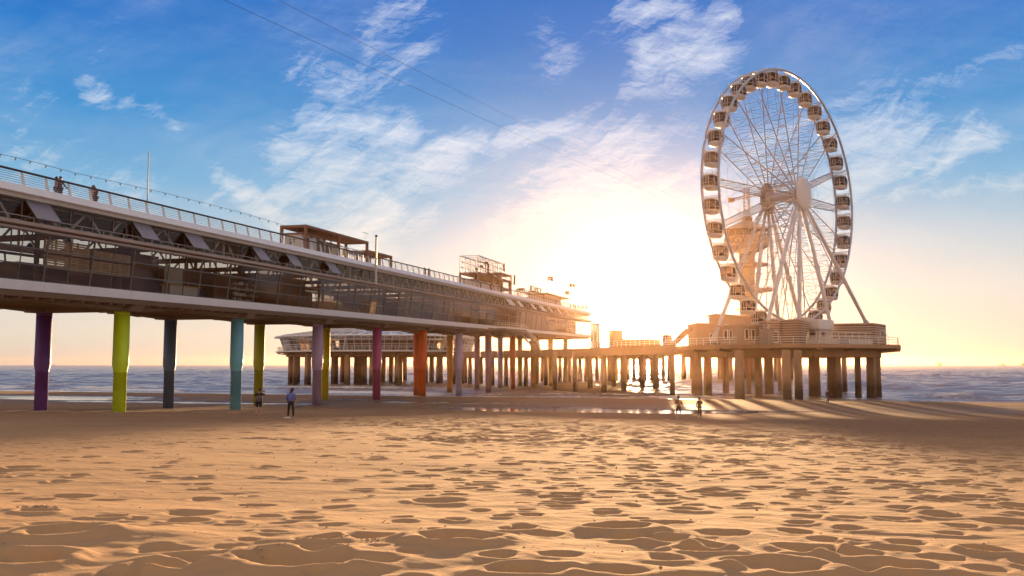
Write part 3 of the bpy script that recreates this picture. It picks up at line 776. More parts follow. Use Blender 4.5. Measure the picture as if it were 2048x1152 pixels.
    for bs in bents:
        mb = MB(); mb.hexa([P(bs - .8, .9, 9.5), P(bs + .8, .9, 9.5), P(bs + .8, 11.2, 9.5), P(bs - .8, 11.2, 9.5), P(bs - .8, .5, 10.01), P(bs + .8, .5, 10.01), P(bs + .8, 11.6, 10.01), P(bs - .8, 11.6, 10.01)])
        part('cross_beam', mb, soffit_m, root)
    # columns, painted
    cols_f = [('dull red', (.35, .1, .08)), ('lime yellow', (.58, .74, .015)), ('light blue', (.16, .42, .52)), ('lilac', (.42, .28, .42)), ('plum', (.42, .08, .18)), ('orange red', (.72, .11, .01)), ('lavender', (.42, .34, .52)), ('mauve', (.40, .22, .26)), ('red', (.62, .12, .03)), ('orange', (.60, .26, .05)), ('amber', (.62, .40, .05)), ('ochre', (.5, .3, .06))]
    cols_b = [('green', (.2, .4, .1)), ('violet', (.17, .055, .26)), ('slate blue', (.11, .15, .21)), ('olive yellow', (.42, .40, .02)), ('yellow', (.62, .48, .02)), ('golden yellow', (.66, .46, .02)), ('red orange', (.7, .12, .01)), ('orange', (.62, .2, .03)), ('mauve', (.42, .25, .28)), ('pale lilac', (.42, .3, .42)), ('amber', (.6, .36, .06)), ('tan', (.45, .3, .12))]
    for o, cl in ((2.2, cols_f), (9.9, cols_b)):
        for k, bs in enumerate(bents):
            if bs > S_END + 2: continue
            nm, c = cl[k]
            m = weathered('paint_' + nm.replace(' ', '_'), c, tuple(v * .35 + .012 for v in c), -.2, 1.3, .5)
            p = P(bs, o, 0); gnd = -1.5
            ztop = 9.52 + PG * (bs - S0)
            zc = 5.35
            mb = MB()
            mb.lathe([(.54, gnd), (.52, zc - .75), (.545, zc - .74), (.55, zc - .60), (.655, zc), (.66, zc + .6), (.645, zc + .62), (.62, ztop + .03)], (p.x, p.y, 0), 28)
            mb.lathe([(.60, ztop - .28), (.63, ztop - .27), (.63, ztop - .02), (.6, ztop - .01)], (p.x, p.y, 0), 28, cap=False)
            part('column', mb, m, root, True, '%s painted column' % nm)
    # inside: partition walls, rooms and stair enclosures seen through the glass
    r = random.Random(3)
    s = s_px(290, 3, 12)
    spans = []
    sx = lambda q: s_px(q, 3, 12)
    spans += [(sx(100), sx(196), 6, 13.1), (sx(225), sx(262), 5, 12.6), (sx(282), sx(335), 4, 14.8), (sx(340), sx(352), 5, 14.6), (sx(398), sx(462), 5, 14.2), (sx(515), sx(556), 3.2, 14.6), (sx(560), sx(640), 5, 14.9), (sx(650), sx(668), 6, 13.6), (sx(700), sx(735), 4, 12.8), (sx(770), sx(800), 5, 14.3)]
    s = sx(805)
    while s < S_END - 4:
        L_ = r.uniform(6, 13); spans.append((s, s + L_, r.choice((2.5, 4, 6)), r.uniform(13.4, 14.9))); s += L_ + r.choice((.4, 1.0, 2.2, 4))
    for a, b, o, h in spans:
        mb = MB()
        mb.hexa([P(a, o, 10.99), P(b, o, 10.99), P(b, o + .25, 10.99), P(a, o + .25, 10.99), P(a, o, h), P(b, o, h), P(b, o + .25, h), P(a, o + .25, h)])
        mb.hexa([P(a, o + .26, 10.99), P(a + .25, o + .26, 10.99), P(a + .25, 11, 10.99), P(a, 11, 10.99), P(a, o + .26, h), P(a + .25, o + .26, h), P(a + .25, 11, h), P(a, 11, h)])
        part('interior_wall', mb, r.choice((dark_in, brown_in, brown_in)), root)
    a, b = s_px(1035, 0, 13), s_px(1095, 0, 13)
    mb = MB(); mb.hexa([P(a, .35, 11), P(b, .35, 11), P(b, .6, 11), P(a, .6, 11), P(a, .12, 14.5), P(b, .12, 14.5), P(b, .5, 14.5), P(a, .5, 14.5)])
    part('timber_wall', mb, mat('timber_wall', (.5, .3, .18), .6, var=.2, scale=.8, stretch=(4, 4, .4)), root)
    mb = MB(); s = S_BEG + 3
    while s < S_END - 2: mb.bar(P(s, .6, 14.75), P(s, WID - .6, 14.75), .25, .45); mb.bar(P(s, 3.4, 10.98), P(s + .0, 3.4, 16.55), .28, .28); mb.bar(P(s, 8.7, 10.98), P(s, 8.7, 16.55), .28, .28); s += BS * 2
    part('interior_frame', mb, brown_in, root)
    # balcony and stairs down to the lower deck on the camera side
    a, b = s_px(1003, -1.5, 11), s_px(1044, -1.5, 11); c = s_px(1060, -1.5, 9.5); d = s_px(1076, -1.5, 7.5)
    mb = MB(); mr_ = MB()
    za, zc, zd = 10.3, 8.15, 5.75
    mb.hexa([P(a - 4, -.15, za), P(b, -2.3, za), P(b, -.15, za), P(a - 4, -.14, za), P(a - 4, -.15, za + .3), P(b, -2.3, za + .3), P(b, -.15, za + .3), P(a - 4, -.14, za + .3)])
    mb.hexa([P(a, -2.3, za - .02), P(b, -2.3, za - .02), P(b, -.16, za - .02), P(a, -.16, za - .02), P(a, -2.3, za + .32), P(b, -2.3, za + .32), P(b, -.16, za + .32), P(a, -.16, za + .32)])
    for (s0, z0, s1, z1) in ((b, za + .15, c, zc + .15), (c + 1.4, zc + .15, d, zd + .15)):
        mb.bar(P(s0, -2.25, z0), P(s1, -2.25, z1), .12, .5); mb.bar(P(s0, -1.0, z0), P(s1, -1.0, z1), .12, .5)
        for q in range(12):
            t = (q + .5) / 12; mb.bar(P(s0 + (s1 - s0) * t, -2.2, z0 + (z1 - z0) * t), P(s0 + (s1 - s0) * t, -1.05, z0 + (z1 - z0) * t), .28, .05)
    mb.hexa([P(c - .1, -2.3, zc), P(c + 1.5, -2.3, zc), P(c + 1.5, -.95, zc), P(c - .1, -.95, zc), P(c - .1, -2.3, zc + .28), P(c + 1.5, -2.3, zc + .28), P(c + 1.5, -.95, zc + .28), P(c - .1, -.95, zc + .28)])
    part('stairs', mb, conc, root)
    def railrun(p0, p1, n):
        for i in range(n + 1): q = p0.lerp(p1, i / n); mr_.bar(q, q + Vector((0, 0, 1.05)), .05)
        for h in (.35, .7, 1.05): mr_.bar(p0 + Vector((0, 0, h)), p1 + Vector((0, 0, h)), .045)
    railrun(P(a, -2.28, za + .3), P(b, -2.28, za + .3), 10); railrun(P(b, -2.28, za + .3), P(c, -2.28, zc + .3), 6); railrun(P(c, -2.28, zc + .3), P(c + 1.4, -2.28, zc + .3), 2); railrun(P(c + 1.4, -2.28, zc + .3), P(d, -2.28, zd + .3), 5)
    railrun(P(a, -2.28, za + .3), P(a, -.2, za + .3), 3)
    part('stair_railing', mr_, whitew, root)
    return root
pier_root = pier()

# ---------------------------------------------------------------- things on and in the pier
def pergola(name, s0, s1, o0, o1, zt, posts, lab, beam=.3, roof=True, m=rust, zb=17.2):
    root = empty(name, P((s0 + s1) / 2, (o0 + o1) / 2, zb), 0, lab, 'pergola')
    mb = MB()
    for s in posts:
        for o in (o0, o1): mb.bar(P(s, o, zb), P(s, o, zt - beam / 2), beam, beam, E_)
    part('posts', mb, m, root)
    mb = MB()
    for o in (o0, o1): mb.bar(P(s0 - beam / 2, o, zt), P(s1 + beam / 2, o, zt), beam, beam)
    for s in (s0, s1): mb.bar(P(s, o0 + beam / 2 + .002, zt), P(s, o1 - beam / 2 - .002, zt), beam, beam * .98)
    part('frame', mb, m, root)
    if roof:
        mb = MB(); o = o0 + beam * .5
        nn = int((s1 - s0) / .7)
        for i in range(nn + 1):
            s = s0 + .2 + (s1 - s0 - .4) * i / nn; mb.bar(P(s, o0 + .16, zt), P(s, o1 - .16, zt), .12, .2)
        mb.hexa([P(s0 + .2, o0 + .2, zt - .16), P(s1 - .2, o0 + .2, zt - .16), P(s1 - .2, o1 - .2, zt - .16), P(s0 + .2, o1 - .2, zt - .16), P(s0 + .2, o0 + .2, zt - .12), P(s1 - .2, o0 + .2, zt - .12), P(s1 - .2, o1 - .2, zt - .12), P(s0 + .2, o1 - .2, zt - .12)])
        part('roof', mb, m, root)
    return root
def zp(py, px, o=0.0):   # height in pier frame of a pixel row at the facade column px
    s = s_px(px, o, 18); p = P(s, o, 0); return zat(py, p.y) - PG * (s - S0)
def scrawl(root, p0, p1, h, m, seed, n=26):
    """hanging script-like lettering of looping strokes (the words cannot be made out in the photograph)"""
    mb = MB(); r = random.Random(seed); pts = []
    for i in range(n * 6):
        t = i / (n * 6 - 1); a = i * 1.05
        q = p0.lerp(p1, t) + (p1 - p0).normalized() * math.cos(a) * h * .2 + Vector((0, 0, math.sin(a) * h * (.25 + .22 * (math.sin(i * .17 + seed) > .3))))
        pts.append(q)
    mb.poly_tube(pts, .035, 5)
    return part('lettering', mb, m, root)
a0, a1, a2 = s_px(611, 1, 19), s_px(677, 1, 19), s_px(734, 1, 19)
zt = zp(452, 611, 1)
pg1 = pergola('pergola', a0, a2, 1.0, 4.0, zt, (a0, a1, a2), 'long rust-brown steel pergola over white bar containers on the pier roof')
scrawl(pg1, P(a0 + .8, 1.5, zt - .62), P(a1 - .6, 1.5, zt - .62), 1.1, rust, 2)
text_mesh('sign_letters', '27K', .75, .03, darksteel, P(a0 + .2, 2.5, zt - 1.7), Matrix(((0, 0, -1), (1, 0, 0), (0, 1, 0))).to_3x3() if 0 else Matrix.Rotation(math.pi / 2 - 0.0, 3, 'X') , pg1)
b1 = s_px(782, 1, 19)
pg2 = pergola('pergola', a2 + .5, b1, 1.0, 4.2, zp(514, 782, 1), (a2 + .6, (a2 + b1) / 2, b1), 'lower shorter rust-brown pergola beyond the long one on the pier roof')
def container(s0, s1, o0, o1, h, lab, m, gaps=()):
    root = empty('bar_container', P((s0 + s1) / 2, (o0 + o1) / 2, 17.2), 0, lab, 'container')
    mb = MB(); mb.hexa([P(s0, o0, 17.22), P(s1, o0, 17.22), P(s1, o1, 17.22), P(s0, o1, 17.22), P(s0, o0, 17.2 + h), P(s1, o0, 17.2 + h), P(s1, o1, 17.2 + h), P(s0, o1, 17.2 + h)])
    part('body', mb, m, root)
    mb = MB(); z = 17.2 + h + .07
    mb.hexa([P(s0 - .2, o0 - .25, z - .06), P(s1 + .2, o0 - .25, z - .06), P(s1 + .2, o1 + .2, z - .06), P(s0 - .2, o1 + .2, z - .06), P(s0 - .2, o0 - .25, z + .08), P(s1 + .2, o0 - .25, z + .08), P(s1 + .2, o1 + .2, z + .08), P(s0 - .2, o1 + .2, z + .08)])
    part('roof', mb, rust, root)
    mb = MB()
    for g in gaps:
        sa, sb = s0 + (s1 - s0) * g[0], s0 + (s1 - s0) * g[1]
        mb.hexa([P(sa, o0 - .04, 18.0), P(sb, o0 - .04, 18.0), P(sb, o0 - .003, 18.0), P(sa, o0 - .003, 18.0), P(sa, o0 - .04, 17.2 + h - .25), P(sb, o0 - .04, 17.2 + h - .25), P(sb, o0 - .003, 17.2 + h - .25), P(sa, o0 - .003, 17.2 + h - .25)])
    if gaps: part('hatch', mb, dark_in, root)
    return root
container(a0 + .2, a0 + 6.2, 1.6, 3.7, 2.35, 'white bar container with dark open hatches under the near end of the long pergola', mat('container_white', (.62, .58, .55), .6), ((.08, .3), (.62, .95)))
container(a0 + 7.0, a0 + 11.4, 2.2, 3.8, 2.1, 'grey white bar container in the middle of the long pergola', mat('container_grey', (.5, .48, .46), .6), ((.1, .45),))
# glazed windscreen with a yellow poster
ws = empty('windscreen', P(a1 + 2, 1.3, 17.2), 0, 'white framed glass windscreen with a small yellow poster beside the bar containers', 'windscreen')
mb = MB()
for i in range(6): mb.bar(P(a1 + .4 + i * 1.5, 1.3, 17.2), P(a1 + .4 + i * 1.5, 1.3, 19.2), .07)
for z in (17.6, 19.2): mb.bar(P(a1 + .4, 1.3, z), P(a1 + 7.9, 1.3, z), .07)
part('frame', mb, whitew, ws)
mb = MB(); mb.quad(P(a1 + .4, 1.31, 17.6), P(a1 + 7.9, 1.31, 17.6), P(a1 + 7.9, 1.31, 19.2), P(a1 + .4, 1.31, 19.2)); part('pane', mb, gl, ws)
mb = MB(); mb.hexa([P(a1 + 1.7, 1.22, 18.1), P(a1 + 2.5, 1.22, 18.1), P(a1 + 2.5, 1.25, 18.1), P(a1 + 1.7, 1.25, 18.1), P(a1 + 1.7, 1.22, 18.9), P(a1 + 2.5, 1.22, 18.9), P(a1 + 2.5, 1.25, 18.9), P(a1 + 1.7, 1.25, 18.9)])
part('poster', mb, mat('poster_yellow', (.7, .5, .08), .6), ws)
# masts
def mast(px, ytop, ybot, o, r, m, lab, name='mast', cross=None, cat='mast'):
    s = s_px(px, o, 18); p = P(s, o, 0); z0 = zat(ybot, p.y); z1 = zat(ytop, p.y)
    root = empty(name, (p.x, p.y, z0), 0, lab, cat)
    mb = MB(); mb.tube((p.x, p.y, z0), (p.x, p.y, z1), r, r * .8, 10); part('pole', mb, m, root)
    if cross:
        mb = MB(); mb.bar(P(s - cross, o, z1 - PG * (s - S0)), P(s + cross, o, z1 - PG * (s - S0) - .03), .05); mb.bar(P(s - cross, o, z1 - PG * (s - S0)), P(s - cross, o, z1 - PG * (s - S0) + .3), .05); mb.bar(P(s + cross, o, z1 - PG * (s - S0)), P(s + cross, o, z1 - PG * (s - S0) - .25), .05); part('vane', mb, m, root)
    return root, s, p, z1
mast(294, 303, 425, .25, .05, greysteel, 'thin tall bare mast standing on the near end of the pier roof')
mast(731, 466, 502, 2.5, .035, greysteel, 'small weather vane antenna over the end of the long pergola', 'antenna', 1.0, 'antenna')
r_, s_f, p_f, z_f = mast(752, 474, 568, -.9, .155, mat('flue_steel', (.55, .5, .47), .4, .3), 'thick white flue pipe rising up the outside of the pier facade', 'flue_pipe', None, 'pipe')
mb = MB(); mb.tube((p_f.x, p_f.y, z_f), (p_f.x, p_f.y, z_f + .25), .18, n=12); part('cap', mb, darksteel, r_)
for z in (16, 17.3):
    q = P(s_f, -.9, z); mb = MB(); mb.bar(q, P(s_f, -.3, z), .08); part('bracket', mb, greysteel, r_)
# scaffold cage pavilion
c0, c1 = s_px(956, 1, 20), s_px(1004, 1, 20)
zt2 = zp(546, 956, 1); cg = pergola('pergola', c0, c1 + 5.5, 1.0, 4.4, zt2, (c0, (c0 + c1) / 2 + 1, c1, c1 + 5.5), 'rust-brown steel canopy carrying a tall open cage on the pier roof', .3)
root = empty('cage', P(c0, 2.7, zt2), 0, 'tall dark open cage of thin bars standing on the steel canopy', 'cage')
mb = MB(); z0, z1 = zt2 + .16, zp(511, 956, 1); ns = 5
for i in range(ns * 2 + 1):
    s = c0 + (c1 - c0) * i / (ns * 2)
    for o in (1.0, 4.4): mb.bar(P(s, o, z0), P(s, o, z1), .13 if i % 2 == 0 else .08)
    if i in (0, ns * 2): mb.bar(P(s, 2.7, z0), P(s, 2.7, z1), .06)
    if i % 2 == 0: 
        mb.bar(P(s, 1.0, z1), P(s, 4.4, z1), .08)
        for q in (1, 2): mb.bar(P(s, 1.0, z0 + (z1 - z0) * q / 3), P(s, 4.4, z0 + (z1 - z0) * q / 3), .05)
for q in range(4):
    z = z0 + (z1 - z0) * q / 3
    for o in (1.0, 4.4): mb.bar(P(c0, o, z), P(c1, o, z), .13 if q in (0, 3) else .085)
part('bars', mb, darksteel, root)
mb = MB()
for s, o, z in ((c0 + 3.5, 1.6, z0 + 1.4), (c0 + 8.5, 2.2, z0 + 2.6), (c0 + 5.0, 3, z0 + 1.1)): mb.tube(P(s, o, z), P(s + .35, o - .15, z - .1), .22, .3, 10)
part('spotlight', mb, darksteel, root)
mb = MB(); mb.bar(P(c0 + 7, 1.2, z0 + .1), P(c0 + 7, 1.2, z0 + 2.2), .45, .35, E_); part('loudspeaker', mb, mat('rust_red', (.3, .1, .06), .6), root)
d1 = s_px(1025, 1, 20)
zt3 = zp(546, 1004, 1)
cg2 = pergola('pergola', c1 + .4, d1, 1.3, 6.5, zt3, (c1 + .4, d1), 'open steel canopy with an upper floor and grated screens beside the cage', .26)
mb = MB(); zf = zp(578, 1004, 1)
mb.hexa([P(c1 + .4, 1.3, zf), P(d1, 1.3, zf), P(d1, 6.5, zf), P(c1 + .4, 6.5, zf), P(c1 + .4, 1.3, zf + .35), P(d1, 1.3, zf + .35), P(d1, 6.5, zf + .35), P(c1 + .4, 6.5, zf + .35)])
part('upper_floor', mb, rust, cg2)
mb = MB()
for i in range(6):
    s = c1 + .8 + i * 1.2; mb.bar(P(s, 1.3, zf + .35), P(s, 1.3, zt3), .05)
for q in range(1, 7): mb.bar(P(c1 + .4, 1.3, zf + q * .5), P(d1, 1.3, zf + q * .5), .04)
mb.quad(P(c1 + 1, 2.5, zf + .4), P(c1 + 4.5, 2.5, zf + .4), P(c1 + 4.5, 2.5, zt3 - .3), P(c1 + 1, 2.5, zt3 - .3))
part('screen', mb, rust, cg2)
for px, y0, y1, lab in ((1008, 527, 543, 'upright dark line loudspeaker standing beside the top of the cage'), (1029, 550, 570, 'upright dark line loudspeaker beside the open steel canopy')):
    s = s_px(px, 1, 20); p = P(s, 1, 0); za, zb = zat(y1, p.y), zat(y0, p.y)
    r0 = empty('loudspeaker', (p.x, p.y, za), 0, lab, 'loudspeaker')
    mb = MB(); mb.bar((p.x, p.y, za), (p.x, p.y, zb), .34, .3, E_); part('housing', mb, rust, r0)
    mb = MB(); mb.bar((p.x - .6, p.y, za + .3), (p.x - .18, p.y, za + .3), .06); mb.bar((p.x - .6, p.y, za - 1.5), (p.x - .6, p.y, za + .4), .06); part('bracket', mb, darksteel, r0)
container(c0 + .5, c0 + 7, 1.8, 4.2, 2.1, 'pale bar container under the cage canopy', mat('container_cream', (.6, .52, .46), .6), ((.5, .7),))
container(c0 + 8.5, c1 + 1, 2.0, 4.2, 2.2, 'second pale container nearer the far end of the cage canopy', mat('container_cream', (.6, .52, .46), .6), ((.2, .6),))
# KUST sign on a frame
s0, s1 = s_px(1058, 1, 18), s_px(1087, 1, 18); zk = zp(585, 1072, 1)
root = empty('sign', P((s0 + s1) / 2, 1.0, 17.2), 0, 'dark lettered sign standing on a steel gate frame on the far roof deck', 'sign')
mb = MB()
for s in (s0, s1): mb.bar(P(s, 1, 17.2), P(s, 1, zk - .12), .25)
mb.bar(P(s0 - .12, 1, zk), P(s1 + .12, 1, zk), .22); part('frame', mb, rust, root)
tx = text_mesh('letters', 'KUST', 1.75, .09, darksteel, P((s0 + s1) / 2 - .3, 1, zk + .60), Matrix((D_, Vector((0, 0, 1)), E_)).transposed(), root, 1.35)
# stretch letters along the frame so they read at this slant
L0 = (s1 - s0) * .8
co = [v.co.copy() for v in tx.data.vertices]; base = P((s0 + s1) / 2 - .3, 1, 0) - Vector(root.location)
al = [(c - base).dot(D_) for c in co]; k = L0 / (max(al) - min(al))
for v, c, a in zip(tx.data.vertices, co, al): v.co = c + D_ * (a * (k - 1))
# flags
def flagpole(px, ytop, ybot, o, flags, lab):
    s = s_px(px, o, 19); p = P(s, o, 0); z0, z1 = zat(ybot, p.y), zat(ytop, p.y)
    root = empty('flagpole', (p.x, p.y, z0), 0, lab, 'flagpole')
    mb = MB(); mb.tube((p.x, p.y, z0), (p.x, p.y, z1), .07, .04, 8); part('pole', mb, whitew, root)
    for (ya, yb, wpx, side, cols) in flags:
        za, zb = zat(yb, p.y), zat(ya, p.y); wd = wpx / F * p.y
        for i, c in enumerate(cols):
            mb = MB()
            n = 9; n_c = len(cols)
            def pt(u, v):
                if flags[0][4] is cols and n_c == 3 and side > 0 and px == 1095: vv, uu = (n_c - 1 - i + v) / n_c, u
                else: vv, uu = v, (i + u) / n_c
                return Vector((p.x + side * (.06 + wd * uu), p.y + .18 * math.sin(uu * 7 + 1), za + (zb - za) * vv - .12 * uu * uu))
            vs = [pt(a / n, b) for a in range(n + 1) for b in (0, 1)]
            vs2 = [v + Vector((0, .02, 0)) for v in vs]
            k = len(vs)
            fs = [(2 * a, 2 * a + 2, 2 * a + 3, 2 * a + 1) for a in range(n)] + [(k + 2 * a, k + 2 * a + 1, k + 2 * a + 3, k + 2 * a + 2) for a in range(n)]
            mb.add(vs + vs2, fs)
            part('flag_stripe', mb, mat('cloth_%d_%d_%d' % tuple(int(q * 99) for q in c), c, .8), root)
flagpole(1095, 552, 594, 2.0, [(553, 561, 11, 1, [(.62, .08, .05), (.75, .72, .7), (.06, .1, .35)])], 'tall flagpole flying a red white and blue striped flag')
flagpole(1139, 566, 612, 2.2, [(567, 574, 11, 1, [(.12, .07, .06), (.6, .5, .35), (.12, .07, .06)])], 'taller of the two poles with dark flags over the flat roofed pavilion')
flagpole(1130, 581, 606, 2.2, [(582, 589, 9, 1, [(.35, .22, .1), (.2, .12, .08)])], 'short pole with a small brown flag in front of the taller dark flag')
# flat roofed pavilion
s0, s1 = s_px(1093, 1.5, 19), s_px(1138, 1.5, 19)
root = empty('pavilion', P((s0 + s1) / 2, 3, 17.2), 0, 'low pavilion with a thin overhanging flat roof near the pier end', 'pavilion')
zr = zp(594, 1125, 1.5)
mb = MB(); mb.hexa([P(s0 - .5, 1.0, zr - .25), P(s1, 1.0, zr - .25), P(s1, 7, zr - .25), P(s0 - .5, 7, zr - .25), P(s0 - .5, 1.0, zr), P(s1, 1.0, zr), P(s1, 7, zr + .3), P(s0 - .5, 7, zr + .3)]); part('roof', mb, mat('pav_roof', (.5, .42, .34), .6), root)
mb = MB(); mb.hexa([P(s0, 1.8, 17.2), P((s0 + s1) / 2 + 4, 1.8, 17.2), P((s0 + s1) / 2 + 4, 6, 17.2), P(s0, 6, 17.2), P(s0, 1.8, zr - .26), P((s0 + s1) / 2 + 4, 1.8, zr - .26), P((s0 + s1) / 2 + 4, 6, zr - .26), P(s0, 6, zr - .26)]); part('wall', mb, mat('pav_wall', (.5, .36, .24), .6), root)
mb = MB()
for s in (s1 - .3, s1 - 8): mb.bar(P(s, 1.2, 17.2), P(s, 1.2, zr - .25), .18)
part('posts', mb, rust, root)
# string of lights over the deck
pts = []
A_ = P(s_px(571, 4, 20), 4.0, zp(452, 611, 1) + .25)
wp = [(-60, 292), (0, 308), (60, 322), (150, 346), (240, 366), (330, 386), (420, 409), (500, 430)]
for px, py in wp:
    s = s_px(px, 4.0, 20); p = P(s, 4.0, 0); pts.append(Vector((p.x, p.y, zat(py, p.y))))
pts.append(A_)
root = empty('light_string', pts[0], 0, 'drooping string of small bulbs over the near pier roof', 'light string')
mb = MB(); mb.poly_tube(pts, .018, 5); part('cable', mb, darksteel, root)
mb = MB()
for a, b in zip(pts[:-1], pts[1:]):
    n = max(2, int((b - a).length / 1.6))
    for i in range(n):
        q = a.lerp(b, i / n); mb.lathe([(.02, .0), (.06, -.06), (.075, -.13), (.04, -.2)], q, 6)
part('bulbs', mb, mat('bulb', (.35, .33, .3), .3), root)
p0 = pts[0]; rt = empty('mast', (p0.x, p0.y, 17.2), 0, 'steel post holding up the near end of the light string', 'mast'); mb = MB(); mb.tube((p0.x, p0.y, 17.1), p0 + Vector((0, 0, .1)), .06, n=8); part('pole', mb, darksteel, rt)
# palm in a pot
s = s_px(1041, 1.5, 18); p = P(s, 1.5, 17.2); zt_ = zat(577, p.y)
root = empty('palm_tree', p, 0, 'small potted palm with drooping fronds on the far roof deck', 'palm tree')
mb = MB(); mb.tube(p + Vector((0, 0, .5)), (p.x + .1, p.y, zt_), .13, .08, 8); part('trunk', mb, rust, root)
mb = MB(); mb.lathe([(.35, 0), (.45, .6), (.4, .62)], p, 12); part('pot', mb, darksteel, root)
mb = MB()
for i in range(13):
    a = i * 2.4; prev = Vector((p.x + .1, p.y, zt_)); d = Vector((math.cos(a), math.sin(a), 0)); sdv = Vector((-d.y, d.x, 0))
    for q in range(1, 6):
        t = q / 5; nx = Vector((p.x + .1, p.y, zt_)) + d * 1.5 * t + Vector((0, 0, .75 * t - 1.5 * t * t))
        w0 = .22 * math.sin(math.pi * min(1, (t - .2) * .9 + .08)); w1 = .22 * math.sin(math.pi * min(1, t * .9 + .08))
        mb.hexa([prev - sdv * w0, prev + sdv * w0, nx + sdv * w1, nx - sdv * w1, prev - sdv * w0 + Vector((0, 0, .03)), prev + sdv * w0 + Vector((0, 0, .03)), nx + sdv * w1 + Vector((0, 0, .03)), nx - sdv * w1 + Vector((0, 0, .03))])
        prev = nx
part('fronds', mb, mat('palm_leaf', (.09, .11, .03), .6), root)
# folded parasols, deck tables and chairs on the far part of the roof
def parasol(px, o, h, lab, open_=False):
    s = s_px(px, o, 18); p = P(s, o, 17.2)
    root = empty('parasol', p, 0, lab, 'parasol', 'folded parasols on the roof deck')
    mb = MB(); mb.tube(p, p + Vector((0, 0, h)), .04, n=8); part('pole', mb, whitew, root)
    mb = MB(); mb.lathe([(.26, h * .42), (.30, h * .5), (.2, h * .75), (.04, h * 1.02)], p, 10); part('canopy', mb, mat('parasol_cloth', (.5, .36, .22), .85), root)
    mb = MB(); mb.lathe([(.4, 0), (.4, .12), (.1, .16)], p, 12); part('base', mb, darksteel, root)
for px, o, h, lab in ((1148, 1.5, 2.5, 'folded parasol just right of the flat roofed pavilion'), (1157, 2.5, 2.7, 'folded parasol midway between pavilion and pier end'), (1166, 1.2, 3.0, 'tall folded parasol near the pier end'), (1173, 1.4, 3.3, 'tallest folded parasol at the very pier end'), (1082, 3.0, 2.2, 'folded parasol behind the lettered sign frame'), (1036, 3.5, 2.3, 'folded parasol beside the small potted palm')):
    parasol(px, o, h, lab)
def chair_mesh(root, m):
    mb = MB(); mb.box((0, 0, .45), (.44, .44, .05)); part('seat', mb, m, root)
    mb = MB(); mb.hexa([(-.22, .19, .5), (.22, .19, .5), (.22, .23, .5), (-.22, .23, .5), (-.22, .27, .92), (.22, .27, .92), (.22, .31, .92), (-.22, .31, .92)]); part('backrest', mb, m, root)
    for x in (-.19, .19):
        for y in (-.19, .19):
            mb = MB(); mb.bar((x * 1.1, y * 1.1, 0), (x, y, .44), .035); part('leg', mb, darksteel, root)
def raw_thing(name, lab, cat, group): return empty(name, (0, 0, 0), 0, lab, cat, group)
# note: parts below are built in the thing's own frame
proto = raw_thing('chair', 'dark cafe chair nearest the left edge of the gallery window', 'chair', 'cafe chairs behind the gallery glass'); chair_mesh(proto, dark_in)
def put(o, s, oo, z, rz): o.location = P(s, oo, z); o.rotation_euler = (0, 0, rz)
chair_spots = [(s_px(58, 6, 11.5), 7.5, 11.0, 1.9, 'dark cafe chair on its own right of the tables in the gallery'), (s_px(12, 6, 11.5), 7.2, 11.0, -.4, 'dark cafe chair at the far left cafe table'),
               (s_px(40, 6, 11.5), 9.4, 11.0, 2.6, 'dark cafe chair at the rear window of the cafe bay'), (s_px(215, 6, 11.5), 7.5, 11.0, .4, 'dark cafe chair below the pallet wood screens')]
put(proto, s_px(3, 6, 11.5), 6.6, 11.0, 1.2)
for s, o, z, rz, lab in chair_spots:
    c = copy_tree(proto); put(c, s, o, z, rz); c['label'] = lab
tb = raw_thing('table', 'dark cafe table at the left edge of the gallery window', 'table', 'cafe tables behind the gallery glass')
mb = MB(); mb.box((0, 0, .74), (1.5, .8, .05)); part('table_top', mb, dark_in, tb)
mb = MB(); mb.tube((-.45, 0, 0), (-.45, 0, .72), .04); mb.tube((.45, 0, 0), (.45, 0, .72), .04); mb.box((-.45, 0, .02), (.1, .6, .04)); mb.box((.45, 0, .02), (.1, .6, .04)); part('legs', mb, darksteel, tb)
put(tb, s_px(22, 6, 11.5), 6.8, 11.0, 1.3)
c = copy_tree(tb); put(c, s_px(34, 6, 11.5), 9.0, 11.0, 1.4); c['label'] = 'dark cafe table by the rear window of the cafe bay'
# terrace furniture on the roof: chairs in a row, seen against the light
for i, px in enumerate((1046, 1052, 1066, 1092, 1100, 1108)):
    c = copy_tree(proto); s = s_px(px, 2, 18); put(c, s, 1.2 + (i % 3) * 1.1, 17.22, i * 1.3)
    c['label'] = ['terrace chair on the roof deck just right of the palm', 'terrace chair on the roof deck left of the lettered sign', 'terrace chair under the lettered sign frame', 'terrace chair at the left corner of the flat roofed pavilion', 'terrace chair before the middle of the flat roofed pavilion', 'terrace chair before the right part of the flat roofed pavilion'][i]
    c['group'] = 'terrace chairs on the pier roof'
# roof bench near the first rail bays
s = s_px(373, .9, 18); root = empty('bench', P(s, .9, 17.2), 0, 'low dark flat bench just behind the roof railing', 'bench')
mb = MB(); mb.hexa([P(s - .9, .7, 17.66), P(s + .9, .7, 17.66), P(s + .9, 1.4, 17.66), P(s - .9, 1.4, 17.66), P(s - .9, .7, 17.74), P(s + .9, .7, 17.74), P(s + .9, 1.4, 17.74), P(s - .9, 1.4, 17.74)]); part('seat', mb, darksteel, root)
for q in (-.7, .7):
    mb = MB(); mb.bar(P(s + q, .8, 17.2), P(s + q, .8, 17.66), .08); mb.bar(P(s + q, 1.3, 17.2), P(s + q, 1.3, 17.66), .08); part('leg', mb, darksteel, root)
